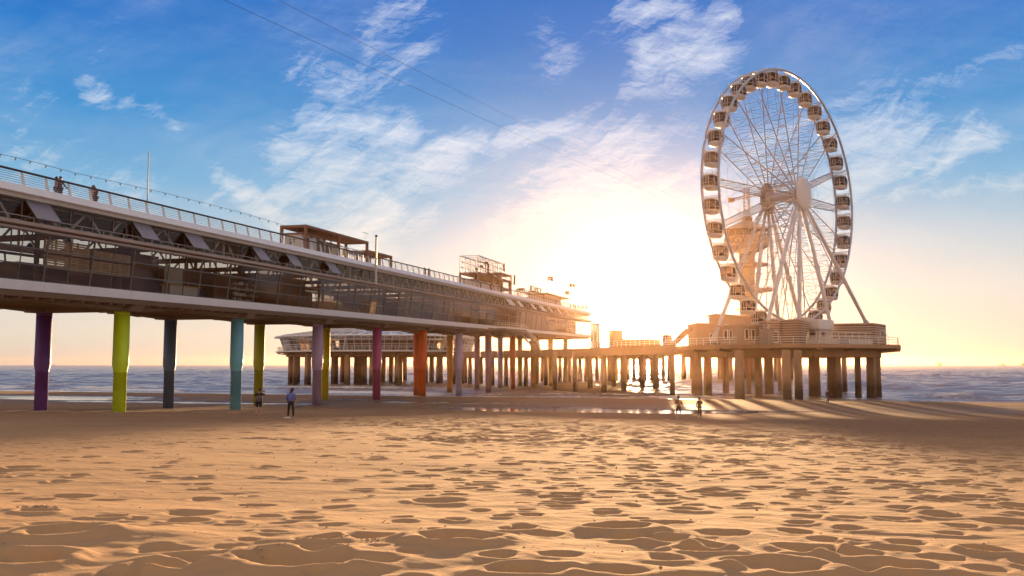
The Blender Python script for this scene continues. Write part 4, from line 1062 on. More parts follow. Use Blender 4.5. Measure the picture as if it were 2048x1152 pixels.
# pallet wood screens behind the glass
def pallets(sa, sb, z0, z1, lab, seed):
    root = empty('pallet_screen', P((sa + sb) / 2, .8, z0), 0, lab, 'screen', 'pallet wood screens behind the glass'); r = random.Random(seed)
    n = 6
    for i in range(n):
        mb = MB(); z = z0 + (z1 - z0) * i / n; h = (z1 - z0) / n
        x = sa
        while x < sb - .2:
            e = min(sb, x + r.uniform(.9, 1.6)); mb.hexa([P(x, .75, z), P(e - .02, .75, z), P(e - .02, .80, z), P(x, .80, z), P(x, .75, z + h * r.uniform(.6, .8)), P(e - .02, .75, z + h * .72), P(e - .02, .80, z + h * .72), P(x, .80, z + h * r.uniform(.6, .8))]); x = e
        part('board', mb, wood, root)
    mb = MB(); x = sa + .1
    while x < sb: mb.bar(P(x, .86, z0), P(x, .86, z1), .12, .1, E_); x += (sb - sa - .2) / 4
    part('batten', mb, wood, root)
s0, s1, s2 = s_px(92, .5, 13), s_px(187, .5, 13), s_px(268, .5, 13)
pallets(s0 + .15, s1 - .1, 13.35, 14.35, 'upper left pallet wood screen with light showing through its gaps', 1)
pallets(s1 + .15, s2 - .1, 13.35, 14.0, 'upper right pallet wood screen with light showing through its gaps', 2)
pallets(s0 + .15, s1 - .1, 12.2, 13.2, 'lower left pallet wood screen', 3)
pallets(s1 + .15, s2 - .1, 12.2, 13.2, 'lower right pallet wood screen', 4)
# white counter and shop shelves
s0, s1 = s_px(334, 1, 12), s_px(392, 1, 12)
root = empty('counter', P(s0, 1, 11), 0, 'white fronted counter with a wooden top behind the gallery glass', 'counter')
mb = MB(); mb.hexa([P(s0, .7, 11.0), P(s1, .7, 11.0), P(s1, 1.5, 11.0), P(s0, 1.5, 11.0), P(s0, .7, 11.95), P(s1, .7, 11.95), P(s1, 1.5, 11.95), P(s0, 1.5, 11.95)]); part('front_panel', mb, mat('counter_white', (.82, .8, .78), .4), root)
mb = MB(); mb.hexa([P(s0 - .05, .62, 11.955), P(s1 + .3, .62, 11.955), P(s1 + .3, 1.6, 11.955), P(s0 - .05, 1.6, 11.955), P(s0 - .05, .62, 12.05), P(s1 + .3, .62, 12.05), P(s1 + .3, 1.6, 12.05), P(s0 - .05, 1.6, 12.05)]); part('counter_top', mb, wood, root)
s0 = s_px(360, 1, 12); s1 = s_px(395, 1, 12)
root = empty('menu_board', P(s0, 2.6, 12.3), 0, 'pale blank board on the wall behind the white counter', 'board')
mb = MB(); mb.hexa([P(s0, 2.6, 12.3), P(s1, 2.6, 12.3), P(s1, 2.68, 12.3), P(s0, 2.68, 12.3), P(s0, 2.6, 13.8), P(s1, 2.6, 13.8), P(s1, 2.68, 13.8), P(s0, 2.68, 13.8)]); part('panel', mb, mat('board_grey', (.7, .64, .6), .5), root)
mb = MB(); mb.bar(P(s0, 2.64, 11), P(s0, 2.64, 12.3), .08); mb.bar(P(s1, 2.64, 11), P(s1, 2.64, 12.3), .08); part('post', mb, dark_in, root)
s0, s1 = s_px(464, 1, 12), s_px(512, 1, 12)
root = empty('shelf_rack', P(s0, 1, 11), 0, 'shop shelves stacked with white goods behind the gallery glass', 'shelves')
mb = MB()
for z in (11.05, 11.6, 12.15, 12.7, 13.25): mb.hexa([P(s0, .7, z), P(s1, .7, z), P(s1, 1.2, z), P(s0, 1.2, z), P(s0, .7, z + .05), P(s1, .7, z + .05), P(s1, 1.2, z + .05), P(s0, 1.2, z + .05)])
for s in (s0, (s0 + s1) / 2, s1): mb.bar(P(s, 1.22, 11), P(s, 1.22, 13.6), .06)
mb.hexa([P(s0, 1.26, 11), P(s1, 1.26, 11), P(s1, 1.3, 11), P(s0, 1.3, 11), P(s0, 1.26, 13.7), P(s1, 1.26, 13.7), P(s1, 1.3, 13.7), P(s0, 1.3, 13.7)])
part('shelves', mb, brown_in, root)
mb = MB(); r = random.Random(8)
for z in (11.1, 11.65, 12.2, 12.75):
    s = s0 + .1
    while s < s1 - .3:
        w_ = r.uniform(.15, .4); h = r.uniform(.15, .42)
        if r.random() < .75: mb.hexa([P(s, .75, z), P(s + w_, .75, z), P(s + w_, 1.05, z), P(s, 1.05, z), P(s, .75, z + h), P(s + w_, .75, z + h), P(s + w_, 1.05, z + h), P(s, 1.05, z + h)])
        s += w_ + r.uniform(.03, .2)
part('goods', mb, mat('goods_white', (.85, .85, .82), .5), root).data
[o.__setitem__('kind', 'stuff') for o in root.children if o.name.startswith('goods')]
# pendant lamps in the cafe
for i, px in enumerate((58, 128, 300, 430)):
    s = s_px(px, 4, 13); p = P(s, 4, 14.0)
    root = empty('pendant_lamp', p, 0, ['dark pendant lamp over the cafe tables at the left edge', 'dark pendant lamp behind the left pallet screen', 'dark pendant lamp left of the white counter', 'dark pendant lamp left of the shop shelves'][i], 'lamp', 'pendant lamps in the gallery')
    mb = MB(); mb.lathe([(.28, 0), (.26, .05), (.1, .28), (.04, .34)], p, 14); part('shade', mb, dark_in, root)
    mb = MB(); mb.tube(p + Vector((0, 0, .3)), P(s, 4, 16.5), .015, n=5); part('cord', mb, dark_in, root)
# ---------------------------------------------------------------- pier heads, walkway, wheel, tower
pile_m = weathered('pile_concrete', (.46, .28, .16), (.075, .042, .024), 1.6, 4.2, .85)
deck_m = mat('deck_concrete', (.40, .235, .13), .85, var=.2, scale=.5, bump=.4, bscale=6)
def ngon(cx, cy, R, n, rot): return [(cx + R * math.cos(rot + 2 * math.pi * i / n), cy + R * math.sin(rot + 2 * math.pi * i / n)) for i in range(n)]
def rail_ring(pts, z, sp, parent, m, h=1.1, bars=3, r=.035, closed=True):
    mb = MB(); n = len(pts)
    for i in range(n if closed else n - 1):
        a = Vector((*pts[i][:2], z)); b = Vector((*pts[(i + 1) % n][:2], z)); k = max(1, int((b - a).length / sp))
        for j in range(k): q = a.lerp(b, j / k); mb.bar(q, q + Vector((0, 0, h)), .07, .07, D_)
        for t in range(1, bars + 1): mb.bar(a + Vector((0, 0, h * t / bars)), b + Vector((0, 0, h * t / bars)), r * (2.2 if t == bars else 1.5))
    return part('railing', mb, m, parent)
def head(cx, cy, R, n, rot, zt, lab, cols, slab=.55, beam=.95, inset=.82, overhang=True):
    root = empty('pier_platform', (cx, cy, 0), 0, lab, 'platform')
    mb = MB(); mb.prism(ngon(cx, cy, R, n, rot), zt - slab, zt); part('deck', mb, deck_m, root)
    mb = MB()
    mb.prism(ngon(cx, cy, R * inset, n, rot), zt - slab - .35, zt - slab - .002)
    pts = ngon(cx, cy, R * inset * .99, n, rot)
    for i in range(n):   # tapered brackets under the overhang and ring beams
        a = Vector((*pts[i], zt - slab - .36 - beam / 2)); b = Vector((*pts[(i + 1) % n], zt - slab - .36 - beam / 2)); mb.bar(a, b, .8, beam)
        q = ngon(cx, cy, R * .985, n, rot)[i]
        mb.bar(Vector((*pts[i], zt - slab - .45)), Vector((*q, zt - slab - .16)), .9, .3)
        mid = a.lerp(b, .5); c = Vector((cx, cy, mid.z)); mb.bar(c, mid, .7, beam * .96); o_ = (mid - c).normalized()
        mb.bar(mid + Vector((0, 0, beam / 2 + .1)), mid + o_ * R * (.985 - inset) * .8 + Vector((0, 0, beam / 2 + .22)), .8, .26)
    part('beams', mb, deck_m, root)
    for (x, y, w, sq) in cols:
        mb = MB(); ztop = zt - slab - .35
        if sq:
            pr = []
            for z, k in ((-2.5, 1.15), (zt * .35, 1.04), (ztop, 1.0)):
                a = math.atan2(y - cy, x - cx); h = w * k / 2
                pr.append([(x + (dx * math.cos(a) - dy * math.sin(a)) * h, y + (dx * math.sin(a) + dy * math.cos(a)) * h, z) for dx, dy in ((-1, -1), (1, -1), (1, 1), (-1, 1))])
            mb.add(pr[0] + pr[1] + pr[2], [(0, 3, 2, 1), (8, 9, 10, 11)] + [(i + 4 * j, (i + 1) % 4 + 4 * j, (i + 1) % 4 + 4 * j + 4, i + 4 * j + 4) for j in (0, 1) for i in range(4)])
        else: mb.lathe([(w / 2 * 1.08, -2.5), (w / 2 * 1.02, 2), (w / 2, ztop)], (x, y, 0), 20)
        part('column', mb, pile_m, root, not sq)
    return root
def cpx(px, yb, w, sq=True):
    Y = 5.3 * F / (yb - 729.5); return (xat(px, Y, 0), Y, w / F * Y * (.80 if sq else 1), sq)
# wheel platform
CX, CY = 45.4, 160.0; ZD = 8.35
cols = [cpx(1345, 793.5, 10), cpx(1394, 794, 19), cpx(1416, 793, 15), cpx(1452, 787, 10), cpx(1480, 800, 18), cpx(1498, 786, 9), cpx(1518, 795, 13), cpx(1539, 792, 17), cpx(1574, 802.5, 21), cpx(1597, 801, 19), cpx(1630, 794, 20), cpx(1670, 796, 23), cpx(1717, 793, 12), cpx(1744, 796, 18), cpx(1757, 793, 12), cpx(1690, 786, 9), cpx(1660, 783, 10), cpx(1600, 783, 10), cpx(1560, 785, 9)]
wp_ = head(CX, CY, 20.0, 8, 0, ZD, 'concrete pier head on many thick piles carrying the big wheel', cols)
rail_ring(ngon(CX, CY, 19.6, 8, 0), ZD, 1.7, wp_, whitew, 1.15, 3)
# platform behind the wheel, for the tower
TX, TY = xat(1480, 320), 320
cols = []
for i in range(16):
    a = i * 2 * math.pi / 16; cols.append((TX + 19 * math.cos(a), TY + 19 * math.sin(a), 1.5, False))
for i in range(7):
    a = i * 2 * math.pi / 7 + .3; cols.append((TX + 10 * math.cos(a), TY + 10 * math.sin(a), 1.5, False))
tp = head(TX, TY, 25, 8, .2, 9.6, 'far pier head on round piles carrying the tall jump tower', cols)
rail_ring(ngon(TX, TY, 24.5, 8, .2), 9.6, 3, tp, whitew, 1.2, 2)
# glass pavilion head on the left
LX, LY, LR = xat(757, 268), 268, 28.2; LZ = 8.95
cols = []
for i in range(24):
    a = i * 2 * math.pi / 24 + .07; cols.append((LX + 24.3 * math.cos(a), LY + 24.3 * math.sin(a), 1.15, i % 3 != 1))
for i in range(10):
    a = i * 2 * math.pi / 10 + .2; cols.append((LX + 15 * math.cos(a), LY + 15 * math.sin(a), 1.15, True))
for i in range(4):
    a = i * 2 * math.pi / 4; cols.append((LX + 6 * math.cos(a), LY + 6 * math.sin(a), 1.5, True))
lp = head(LX, LY, LR, 12, .12, LZ, 'left hand pier head on many piles carrying the round glass pavilion', cols, .4, .7, .9)
rail_ring(ngon(LX, LY, LR - .3, 12, .12), LZ, 1.6, lp, whitew, 1.1, 3)
def glass_pavilion():
    root = empty('glass_pavilion', (LX, LY, LZ), 0, 'round white framed glass pavilion with a shallow faceted roof on the left pier head', 'pavilion')
    n = 12; z0, z1 = LZ + .02, 12.75; r0, r1 = LR - 2.2, LR - .9; rot = .12
    B = ngon(LX, LY, r0, n, rot); T = ngon(LX, LY, r1, n, rot); E = ngon(LX, LY, LR + .4, n, rot)
    def V(p, z): return Vector((p[0], p[1], z))
    for i in range(n):
        a0_, a1_, b0, b1 = V(B[i], z0), V(B[(i + 1) % n], z0), V(T[i], z1), V(T[(i + 1) % n], z1)
        mb = MB(); k = 7
        for j in range(k + 1): mb.bar(a0_.lerp(a1_, j / k), b0.lerp(b1, j / k), .2 if j % 7 == 0 else .12, .12, D_)
        for t in (.02, .3, .45, .72, .98): mb.bar(a0_.lerp(b0, t), a1_.lerp(b1, t), .13)
        if i % 2 == 0: mb.bar(a0_.lerp(a1_, .35), b0.lerp(b1, .42), .3, .2, D_)
        w_ = part('window_frame', mb, whitew, root)
        mb = MB(); mb.quad(a0_, a1_, b1, b0); part('pane', mb, gl, w_)
    mb = MB(); mb.poly_tube([V(p, z1 + .05) for p in E], .24, 8, True); part('eave_pipe', mb, whitew, root, True)
    mb = MB(); I = ngon(LX, LY, 9.5, n, rot); zt_ = 15.6
    for i in range(n):
        j = (i + 1) % n
        mb.quad(V(E[i], z1 + .1), V(E[j], z1 + .1), V(I[j], zt_), V(I[i], zt_))
    mb.add([V(p, zt_) for p in I], [tuple(range(n))])
    part('roof', mb, glass('roof_glass', (.62, .58, .52), minf=.12), root)
    mb = MB()
    for i in range(n):
        j = (i + 1) % n; e0, e1, i0, i1 = V(E[i], z1 + .3), V(E[j], z1 + .3), V(I[i], zt_ + .2), V(I[j], zt_ + .2)
        for q in range(4):
            t = q / 4; mb.bar(e0.lerp(e1, t), i0.lerp(i1, t), .26 if q == 0 else .16)
            mb.bar(e0.lerp(e1, t), e0.lerp(i0, .5).lerp(e1.lerp(i1, .5), t + .12), .16)
        for t in (.33, .66, 1): mb.bar(e0.lerp(i0, t), e1.lerp(i1, t), .14)
    part('roof_frame', mb, whitew, root)
    mb = MB(); mb.prism(ngon(LX + 3, LY + 2, 14.5, 10, .3), z0, 12.2)
    mb.prism(ngon(LX - 16, LY - 2, 3, 6, .3), z0, 11.6)
    part('core', mb, brown_in, root)
    mb = MB(); r = random.Random(2)
    for i in range(26):
        a = r.uniform(3.3, 6.3); q = r.uniform(18, 24); x, y = LX + q * math.cos(a), LY + q * math.sin(a)
        mb.box((x, y, z0 + .4), (1.2, .8, .8), a)
    part('seating', mb, dark_in, root)['kind'] = 'stuff'
    fas = MB(); q = ngon(LX, LY, LR + .12, n, rot)
    for i in range(n): fas.bar(V(q[i], LZ - .12), V(q[(i + 1) % n], LZ - .12), .16, .3)
    part('edge_strip', fas, whitew, root)
glass_pavilion()
# low walkway between the pier and the wheel head
def walkway():
    root = empty('walkway', (xat(1208, 190), 190, 0), 0, 'low concrete walkway on piles linking the long pier with the pier heads', 'walkway')
    nearp = [(1352, 150), (1210, 177), (1065, 207), (925, 232)]; farp = [(1352, 172), (1300, 232), (1320, 300), (1168, 300), (1100, 262), (925, 262)]
    pts = [(xat(px, Y, 8), Y) for px, Y in nearp] + [(xat(px, Y, 8), Y) for px, Y in reversed(farp)]
    mb = MB(); pts = pts[::-1]; mb.prism(pts, 8.0, 8.5); part('deck', mb, deck_m, root)
    mb = MB()
    for (a, b) in zip(nearp[:-1], nearp[1:]):
        A, B = Vector((xat(a[0], a[1], 8), a[1] + .8, 7.5)), Vector((xat(b[0], b[1], 8), b[1] + .8, 7.5)); mb.bar(A, B, .6, .99)
    for (a, b) in zip(farp[:-1], farp[1:]):
        A, B = Vector((xat(a[0], a[1], 8), a[1] - .8, 7.5)), Vector((xat(b[0], b[1], 8), b[1] - .8, 7.5)); mb.bar(A, B, .6, .99)
    part('beams', mb, deck_m, root)
    for px, yb, w in ((1208, 785.5, 9), (1248, 783.5, 9), (1150, 783, 8.5), (1110, 781, 8), (1092, 772, 6), (1052, 776, 7), (1130, 768, 5.5), (1172, 763.5, 5.5), (1194, 765, 6), (1220, 765, 9), (1233, 763, 5), (1256, 762.5, 5.2), (1280, 764, 5), (1291, 762, 5), (1314, 762.5, 6.5), (1338, 764, 5), (1012, 774, 7), (985, 771, 6), (962, 768, 6), (940, 770, 6), (1040, 768, 6), (1070, 766, 6), (1160, 764, 6), (1140, 764, 6), (1120, 765, 6), (1085, 766, 6), (1268, 763, 6), (1303, 763, 6), (1327, 763.5, 6), (1205, 763, 6), (1244, 764, 6), (1180, 776, 8), (1228, 774, 8), (1285, 776, 8), (1312, 781, 9)):
        x, y, w, _ = cpx(px, yb, w * 1.55)
        mb = MB(); mb.lathe([(w / 2 * 1.1, -2.5), (w / 2 * 1.02, 2.5), (w / 2, 8.0)], (x, y, 0), 18); part('column', mb, pile_m, root, True)
    P_ = [(xat(px, Y, 8), Y + .2) for px, Y in nearp]
    rail_ring(P_, 8.5, 1.8, root, whitew, 1.1, 3, closed=False)
walkway()
# little buildings between pier and wheel, low against the sun
def wedge(mb, A, C, B, z0, z1, lift=0):
    D2 = (A[0] + B[0] - C[0], A[1] + B[1] - C[1]); pts = [A, C, B, D2]
    a = (C[0] - A[0]) * (B[1] - C[1]) - (C[1] - A[1]) * (B[0] - C[0])
    if a < 0: pts = pts[::-1]
    mb.prism(pts, z0, z1)
    return pts
def X2(px, Y): return (xat(px, Y, 10), Y)
def louvres(mb, A, B, z0, z1, out, step=.36):
    z = z0 + .12
    while z < z1 - .05: mb.bar(Vector((A[0] + out[0], A[1] + out[1], z)), Vector((B[0] + out[0], B[1] + out[1], z)), .07, step * .55); z += step
def building(name, lab, cat, A, C, B, z0, z1, m, roofm=None, over=.25, lv=None, wins=()):
    root = empty(name, (C[0], C[1], z0), 0, lab, cat)
    mb = MB(); wedge(mb, A, C, B, z0, z1); part('wall', mb, m, root)
    cx = (A[0] + B[0]) / 2; cy = (A[1] + B[1]) / 2
    def ex(p, k): return (cx + (p[0] - cx) * k, cy + (p[1] - cy) * k)
    k = 1 + over / 3
    mb = MB(); wedge(mb, ex(A, k), ex(C, k), ex(B, k), z1 + .003, z1 + .2); part('roof', mb, roofm or rust, root)
    nl = Vector((C[1] - A[1], -(C[0] - A[0]))).normalized(); nr = Vector((B[1] - C[1], -(B[0] - C[0]))).normalized()
    if nl.y > 0: nl = -nl
    if nr.dot(Vector((cx - C[0], cy - C[1]))) > 0: nr = -nr
    if lv:
        mb = MB(); louvres(mb, A, C, z0, z1, nl * .05); louvres(mb, C, B, z0, z1, nr * .05); part('louvres', mb, lv, root)
    for side, t0, t1, h0, h1 in wins:
        p, q, nn = (A, C, nl) if side == 'l' else (C, B, nr)
        a = Vector((p[0] + (q[0] - p[0]) * t0, p[1] + (q[1] - p[1]) * t0, 0)); b = Vector((p[0] + (q[0] - p[0]) * t1, p[1] + (q[1] - p[1]) * t1, 0)); n3 = Vector((nn.x, nn.y, 0)) * .06
        mb = MB()
        for (u, v) in ((h0, h0), (h1, h1)): mb.bar(a + n3 + Vector((0, 0, z0 + u)), b + n3 + Vector((0, 0, z0 + u)), .1)
        for w in (a, b): mb.bar(w + n3 + Vector((0, 0, z0 + h0)), w + n3 + Vector((0, 0, z0 + h1)), .1, .1, Vector((nn.x, nn.y, 0)))
        f = part('window', mb, whitew, root)
        mb = MB(); mb.quad(a + n3 + Vector((0, 0, z0 + h0)), b + n3 + Vector((0, 0, z0 + h0)), b + n3 + Vector((0, 0, z0 + h1)), a + n3 + Vector((0, 0, z0 + h1))); part('pane', mb, gl_dark, f)
    return root
slat = mat('slat_boards', (.52, .36, .26), .7, var=.15); slatd = mat('slat_gap', (.22, .14, .10), .8)
zz = lambda y, Y: zat(y, Y)
building('shed', 'tall slatted orange brown shed at the foot of the wheel left of the white box', 'shed', X2(1562, 145), X2(1600, 142.6), X2(1616, 148), ZD, zz(641, 142.6), slatd, slat, .05, slat)
building('shed', 'slatted shed with a dark opening further left under the wheel', 'shed', X2(1519, 146), X2(1532, 142.8), X2(1561, 144.5), ZD, zz(643, 142.8), slatd, slat, .05, slat, (('r', .25, .8, .3, 2.0),))
rt = building('ticket_kiosk', 'kiosk with a window under a big plain white box at the foot of the wheel', 'kiosk', X2(1617, 149), X2(1638, 147), X2(1666, 152), ZD, zz(657, 147), mat('kiosk_wall', (.52, .44, .38), .6), whitew, 0, None, (('l', .12, .75, 1.2, 2.2), ('r', .1, .5, 1.2, 2.2)))
mb = MB(); wedge(mb, X2(1615.5, 148.5), X2(1638, 146.2), X2(1668, 151.6), zz(657.5, 147), zz(638, 147)); part('white_box', mb, mat('box_white', (.7, .68, .66), .5, var=.03), rt)
rt = building('control_building', 'long low louvred building at the right end of the wheel platform', 'building', X2(1668, 153), X2(1749, 151), X2(1772, 158), ZD, zz(648.5, 151), slatd, slat, .05, slat, (('r', .45, .75, 1.4, 2.6),))
mb = MB(); q = X2(1766, 155.6); mb.hexa([(q[0] + .5, q[1] - 1, ZD + 1.4), (q[0] + 1.2, q[1] + .4, ZD + 1.4), (q[0] + 1.24, q[1] + .38, ZD + 1.4), (q[0] + .54, q[1] - 1.02, ZD + 1.4), (q[0] - .3, q[1] - .6, ZD + 2.6), (q[0] + .4, q[1] + .8, ZD + 2.6), (q[0] + .44, q[1] + .78, ZD + 2.6), (q[0] - .26, q[1] - .62, ZD + 2.6)]); part('open_shutter', mb, whitew, rt)
terr = empty('boarding_terrace', (*X2(1680, 146), ZD), 0, 'white fronted boarding terrace with its own railing in front of the low building', 'terrace')
mb = MB(); wedge(mb, X2(1614, 145.6), X2(1650, 143.7), X2(1745, 148.6), ZD + .003, zz(677, 144)); part('base', mb, mat('terrace_white', (.55, .5, .46), .6), terr)
rail_ring([X2(1615, 145.7), X2(1650, 143.9), X2(1744, 148.7)], zz(677, 144), 1.35, terr, whitew, 1.0, 2, closed=False)
mb = MB(); a = X2(1684, 145.2)
for i in range(6): mb.box((a[0], a[1] - .3 - .28 * i, zz(677, 144) - .15 - .2 * i), (1.4, .28, .05))
part('steps', mb, dark_in, terr)
building('boarding_hall', 'low boarding hall with a pale sloping roof left of the slatted sheds', 'building', X2(1440, 149), X2(1486, 143.5), X2(1519, 146), ZD, zz(651, 143.5), mat('hall_boards', (.46, .32, .22), .7, var=.2, scale=.6, stretch=(3, 3, .3)), slat, .5, None, (('l', .2, .35, .9, 2.3), ('l', .45, .55, .9, 2.3), ('r', .1, .3, .8, 2.3), ('r', .5, .7, .8, 2.3)))
building('upper_hall', 'taller flat roofed hall rising behind the boarding hall', 'building', X2(1418, 168), X2(1440, 162), X2(1500, 170), ZD, zz(630, 162), mat('hall_boards', (.46, .32, .22), .7), slat, .6, None, (('r', .1, .4, 2.6, 3.8), ('r', .5, .95, 2.6, 3.8)))
building('cafe_hall', 'stepped cafe hall at the left end of the wheel platform against the sun', 'building', X2(1376, 166), X2(1394, 158), X2(1444, 160), ZD, zz(648, 158), mat('hall_boards', (.46, .32, .22), .7), slat, .3, None, (('r', .5, .62, .8, 2.1), ('r', .68, .74, .8, 2.1)))
building('hut', 'small hut beside the walkway left of the wheel platform', 'hut', X2(1325, 180), X2(1334, 178), X2(1344, 181), 8.5, zz(671, 178), brown_in, slat, .1, None, (('l', .2, .8, 1, 2),))
building('kiosk', 'flat kiosk standing just past the end of the long pier', 'kiosk', X2(1218, 292), X2(1226, 286), X2(1246, 289), 8.5, zz(661, 286), brown_in, slat, .3, None, (('l', .2, .8, 1, 2.4),))
building('glass_porch', 'glazed porch at the far end of the long pier', 'porch', X2(1181, 270), X2(1186, 264), X2(1200, 268), 8.5, zz(647, 264), glass('porch_glass', (.8, .75, .6), minf=.1), slat, .3, None, (('r', .1, .9, 1, 6), ('l', .1, .9, 1, 6), ('r', .3, .6, 1, 6)))
building('low_hall', 'long low hall beyond the walkway under the sun', 'building', X2(1226, 296), X2(1240, 291), X2(1322, 297), 8.5, zz(679, 291), brown_in, slat, .2, None, (('r', .2, .3, 1, 2.2), ('r', .5, .7, 1, 2.2)))
mb = MB(); a = X2(1344, 170); b = X2(1378, 160); rt = empty('ramp', (*a, ZD), 0, 'sloping railed ramp up to the stepped cafe hall', 'ramp')
mb.bar(Vector((*a, ZD + .4)), Vector((*b, ZD + 2.9)), 1.2, .3); part('slope', mb, deck_m, rt)
mb = MB()
for i in range(10):
    q = Vector((*a, ZD + .4)).lerp(Vector((*b, ZD + 2.9)), i / 9); mb.bar(q, q + Vector((0, 0, 1.2)), .07, .07, D_)
mb.bar(Vector((*a, ZD + 1.6)), Vector((*b, ZD + 4.1)), .08); part('railing', mb, rust, rt)

# ---------------------------------------------------------------- the wheel
def wheel():
    WY = 158.0; WX = 45.6
    zt, zb = zat(148, WY), zat(645, WY); R = (zt - zb) / 2; zc = (zt + zb) / 2
    n = Vector((.689, -.725, 0)); u = Vector((.725, .689, 0)); C = Vector((WX, WY, zc)); up = Vector((0, 0, 1))
    root = empty('ferris_wheel', (WX, WY, ZD), 0, 'tall white observation wheel on splayed legs with closed cabins', 'ferris wheel')
    wm = mat('wheel_paint', (.56, .55, .60), .35, .05, var=.05, scale=1); sm_ = mat('spoke_steel', (.34, .29, .30), .5, .2, var=.08)
    def pt(a, r, off): return C + u * (math.sin(a) * r) + up * (math.cos(a) * r) + n * off
    H = 1.52
    for off in (H, -H):
        mb = MB(); mb.poly_tube([pt(2 * math.pi * i / 144, R, off) for i in range(144)], .215, 8, True); part('rim', mb, mat('rim_shaded', (.38, .41, .52), .35, var=.05), root, True)  # rims coloured darker and bluer than the legs to look unlit
    for k in range(18):
        a = 2 * math.pi * (k + .5) / 18; mb = MB()
        for off in (1, -1):
            mb.tube(pt(a, 1.2, off * 2.6), pt(a, R - .25, off * H), .085, n=6, cap=False)
        m_ = 15
        for j in range(1, m_ + 1):
            r0 = 1.2 + (R - 1.6) * j / m_; r1 = 1.2 + (R - 1.6) * (j - 1) / m_
            w0 = 2.6 + (H - 2.6) * j / m_; w1 = 2.6 + (H - 2.6) * (j - 1) / m_
            mb.tube(pt(a, r0, w0), pt(a, r0, -w0), .032, n=4, cap=False)
            s_ = 1 if j % 2 else -1
            mb.tube(pt(a, r1, w1 * s_), pt(a, r0, -w0 * s_), .026, n=4, cap=False)
        # light tie rods to the next spoke
        b = 2 * math.pi * (k + 1.5) / 18
        for off in (H, -H):
            for q in (.36, .66):
                o_ = off / H * (2.6 + (H - 2.6) * q); mb.tube(pt(a, R * q, o_), pt(b, R * q, o_), .022, n=4, cap=False)
            mb.tube(pt(a, R * .66, o_), pt((a + b) / 2, R - .3, off), .024, n=4, cap=False); mb.tube(pt(b, R * .66, o_), pt((a + b) / 2, R - .3, off), .024, n=4, cap=False)
        part('spoke', mb, sm_, root)
    # hub: axle, flanges and the two round covers
    mb = MB(); mb.tube(C - n * 3.2, C + n * 3.2, .55, n=20); mb.tube(C - n * 2.9, C - n * 2.3, 1.35, n=24); mb.tube(C + n * 2.3, C + n * 2.9, 1.35, n=24)
    for i in range(10): a = i * .628; mb.tube(pt(a, .9, -2.4), pt(a + .4, .9, 2.4), .06, n=5)
    part('hub', mb, wm, root)
    for sgn, px in ((1, 1), (-1, 1)):
        mb = MB(); Q = []; seg = 36
        base = C + n * (3.8 if sgn > 0 else -2.95)
        for rr, d in ((2.15, -.12), (2.25, 0), (2.2, .12), (1.6, .28), (.8, .36), (.05, .38)):
            for i in range(seg): a = 2 * math.pi * i / seg; Q.append(base + n * d * sgn + u * math.sin(a) * rr * 1.06 + up * math.cos(a) * rr * 1.25)
        fs = [(j * seg + i, j * seg + (i + 1) % seg, (j + 1) * seg + (i + 1) % seg, (j + 1) * seg + i) for j in range(5) for i in range(seg)] + [tuple(range(seg)), tuple(range(5 * seg, 6 * seg))]
        mb.add(Q, fs); part('hub_cover', mb, mat('cover_paint', (.66, .63, .62), .4, var=.03), root, True)
    # legs
    def foot(a, px):
        lo, hi = -60, 60
        for _ in range(40):
            m = (lo + hi) / 2; q = C + n * a + u * m
            v = 1024 + F * q.x / (q.y * ct + (11 - CAMZ) * st)
            if v < px: lo = m
            else: hi = m
        q = C + n * a + u * lo; q.z = 0; return q
    for a, top, pxs in ((5.6, 3.3, (1533, 1599, 1664, 1736)), (-5.2, -3.3, (1427, 1502, 1560, 1612))):
        for i, px in enumerate(pxs):
            q = foot(a, px); outer = i in (0, 3)
            zf = ZD + (.2 if a < 0 else 2.9 if i == 3 else 1.9)
            t = C + n * (top * .95) + u * ((i - 1.5) * .45) + up * -.8; f = Vector((q.x, q.y, zf + .8)); r = .34
            mb = MB(); mid = t.lerp(f, .52)
            mb.tube(t, mid, r * .72, r, 14); mb.tube(mid, f, r, r * .9, 14)
            d = (f - t).normalized(); mb.tube(mid - d * .35, mid + d * .35, r * 1.35, n=14); mb.tube(f - d * 1.1, f - d * .2, r * 1.25, r * 1.5, 14); mb.tube(f - d * .2, f + d * .5, r * 1.5, r * 1.2, 14)
            part('leg', mb, wm, root, False)
            mb = MB(); mb.box((q.x, q.y, (zf + ZD) / 2 + .2), (1.6, 1.6, zf - ZD + .5), .7); part('footing', mb, conc, root)
        # cross ties between the legs of one side
    mb = MB()
    A0 = C + n * 3 - up * 1; 
    for px in (1545, 1580): q = foot(6, px); mb.tube(A0, Vector((q.x, q.y, ZD + 1)), .05, n=5)
    q = foot(5.5, 1667); A1 = Vector((q.x, q.y, ZD + 1)); mb.tube(A0, A1, .05, n=5); mb.tube(A0 + u * .6, A1 + u * .6, .05, n=5)
    for i in range(34): t = i / 34; mb.tube(A0.lerp(A1, t), (A0 + u * .6).lerp(A1 + u * .6, t), .03, n=4)
    part('ladder', mb, sm_, root)
    # gondolas
    gw = mat('gondola_white', (.54, .50, .50), .4, var=.05); gg = glass('gondola_glass', (.22, .15, .14), (.6, .5, .5), .08, minf=.04)
    base = None
    rz = math.atan2(u.y, u.x)
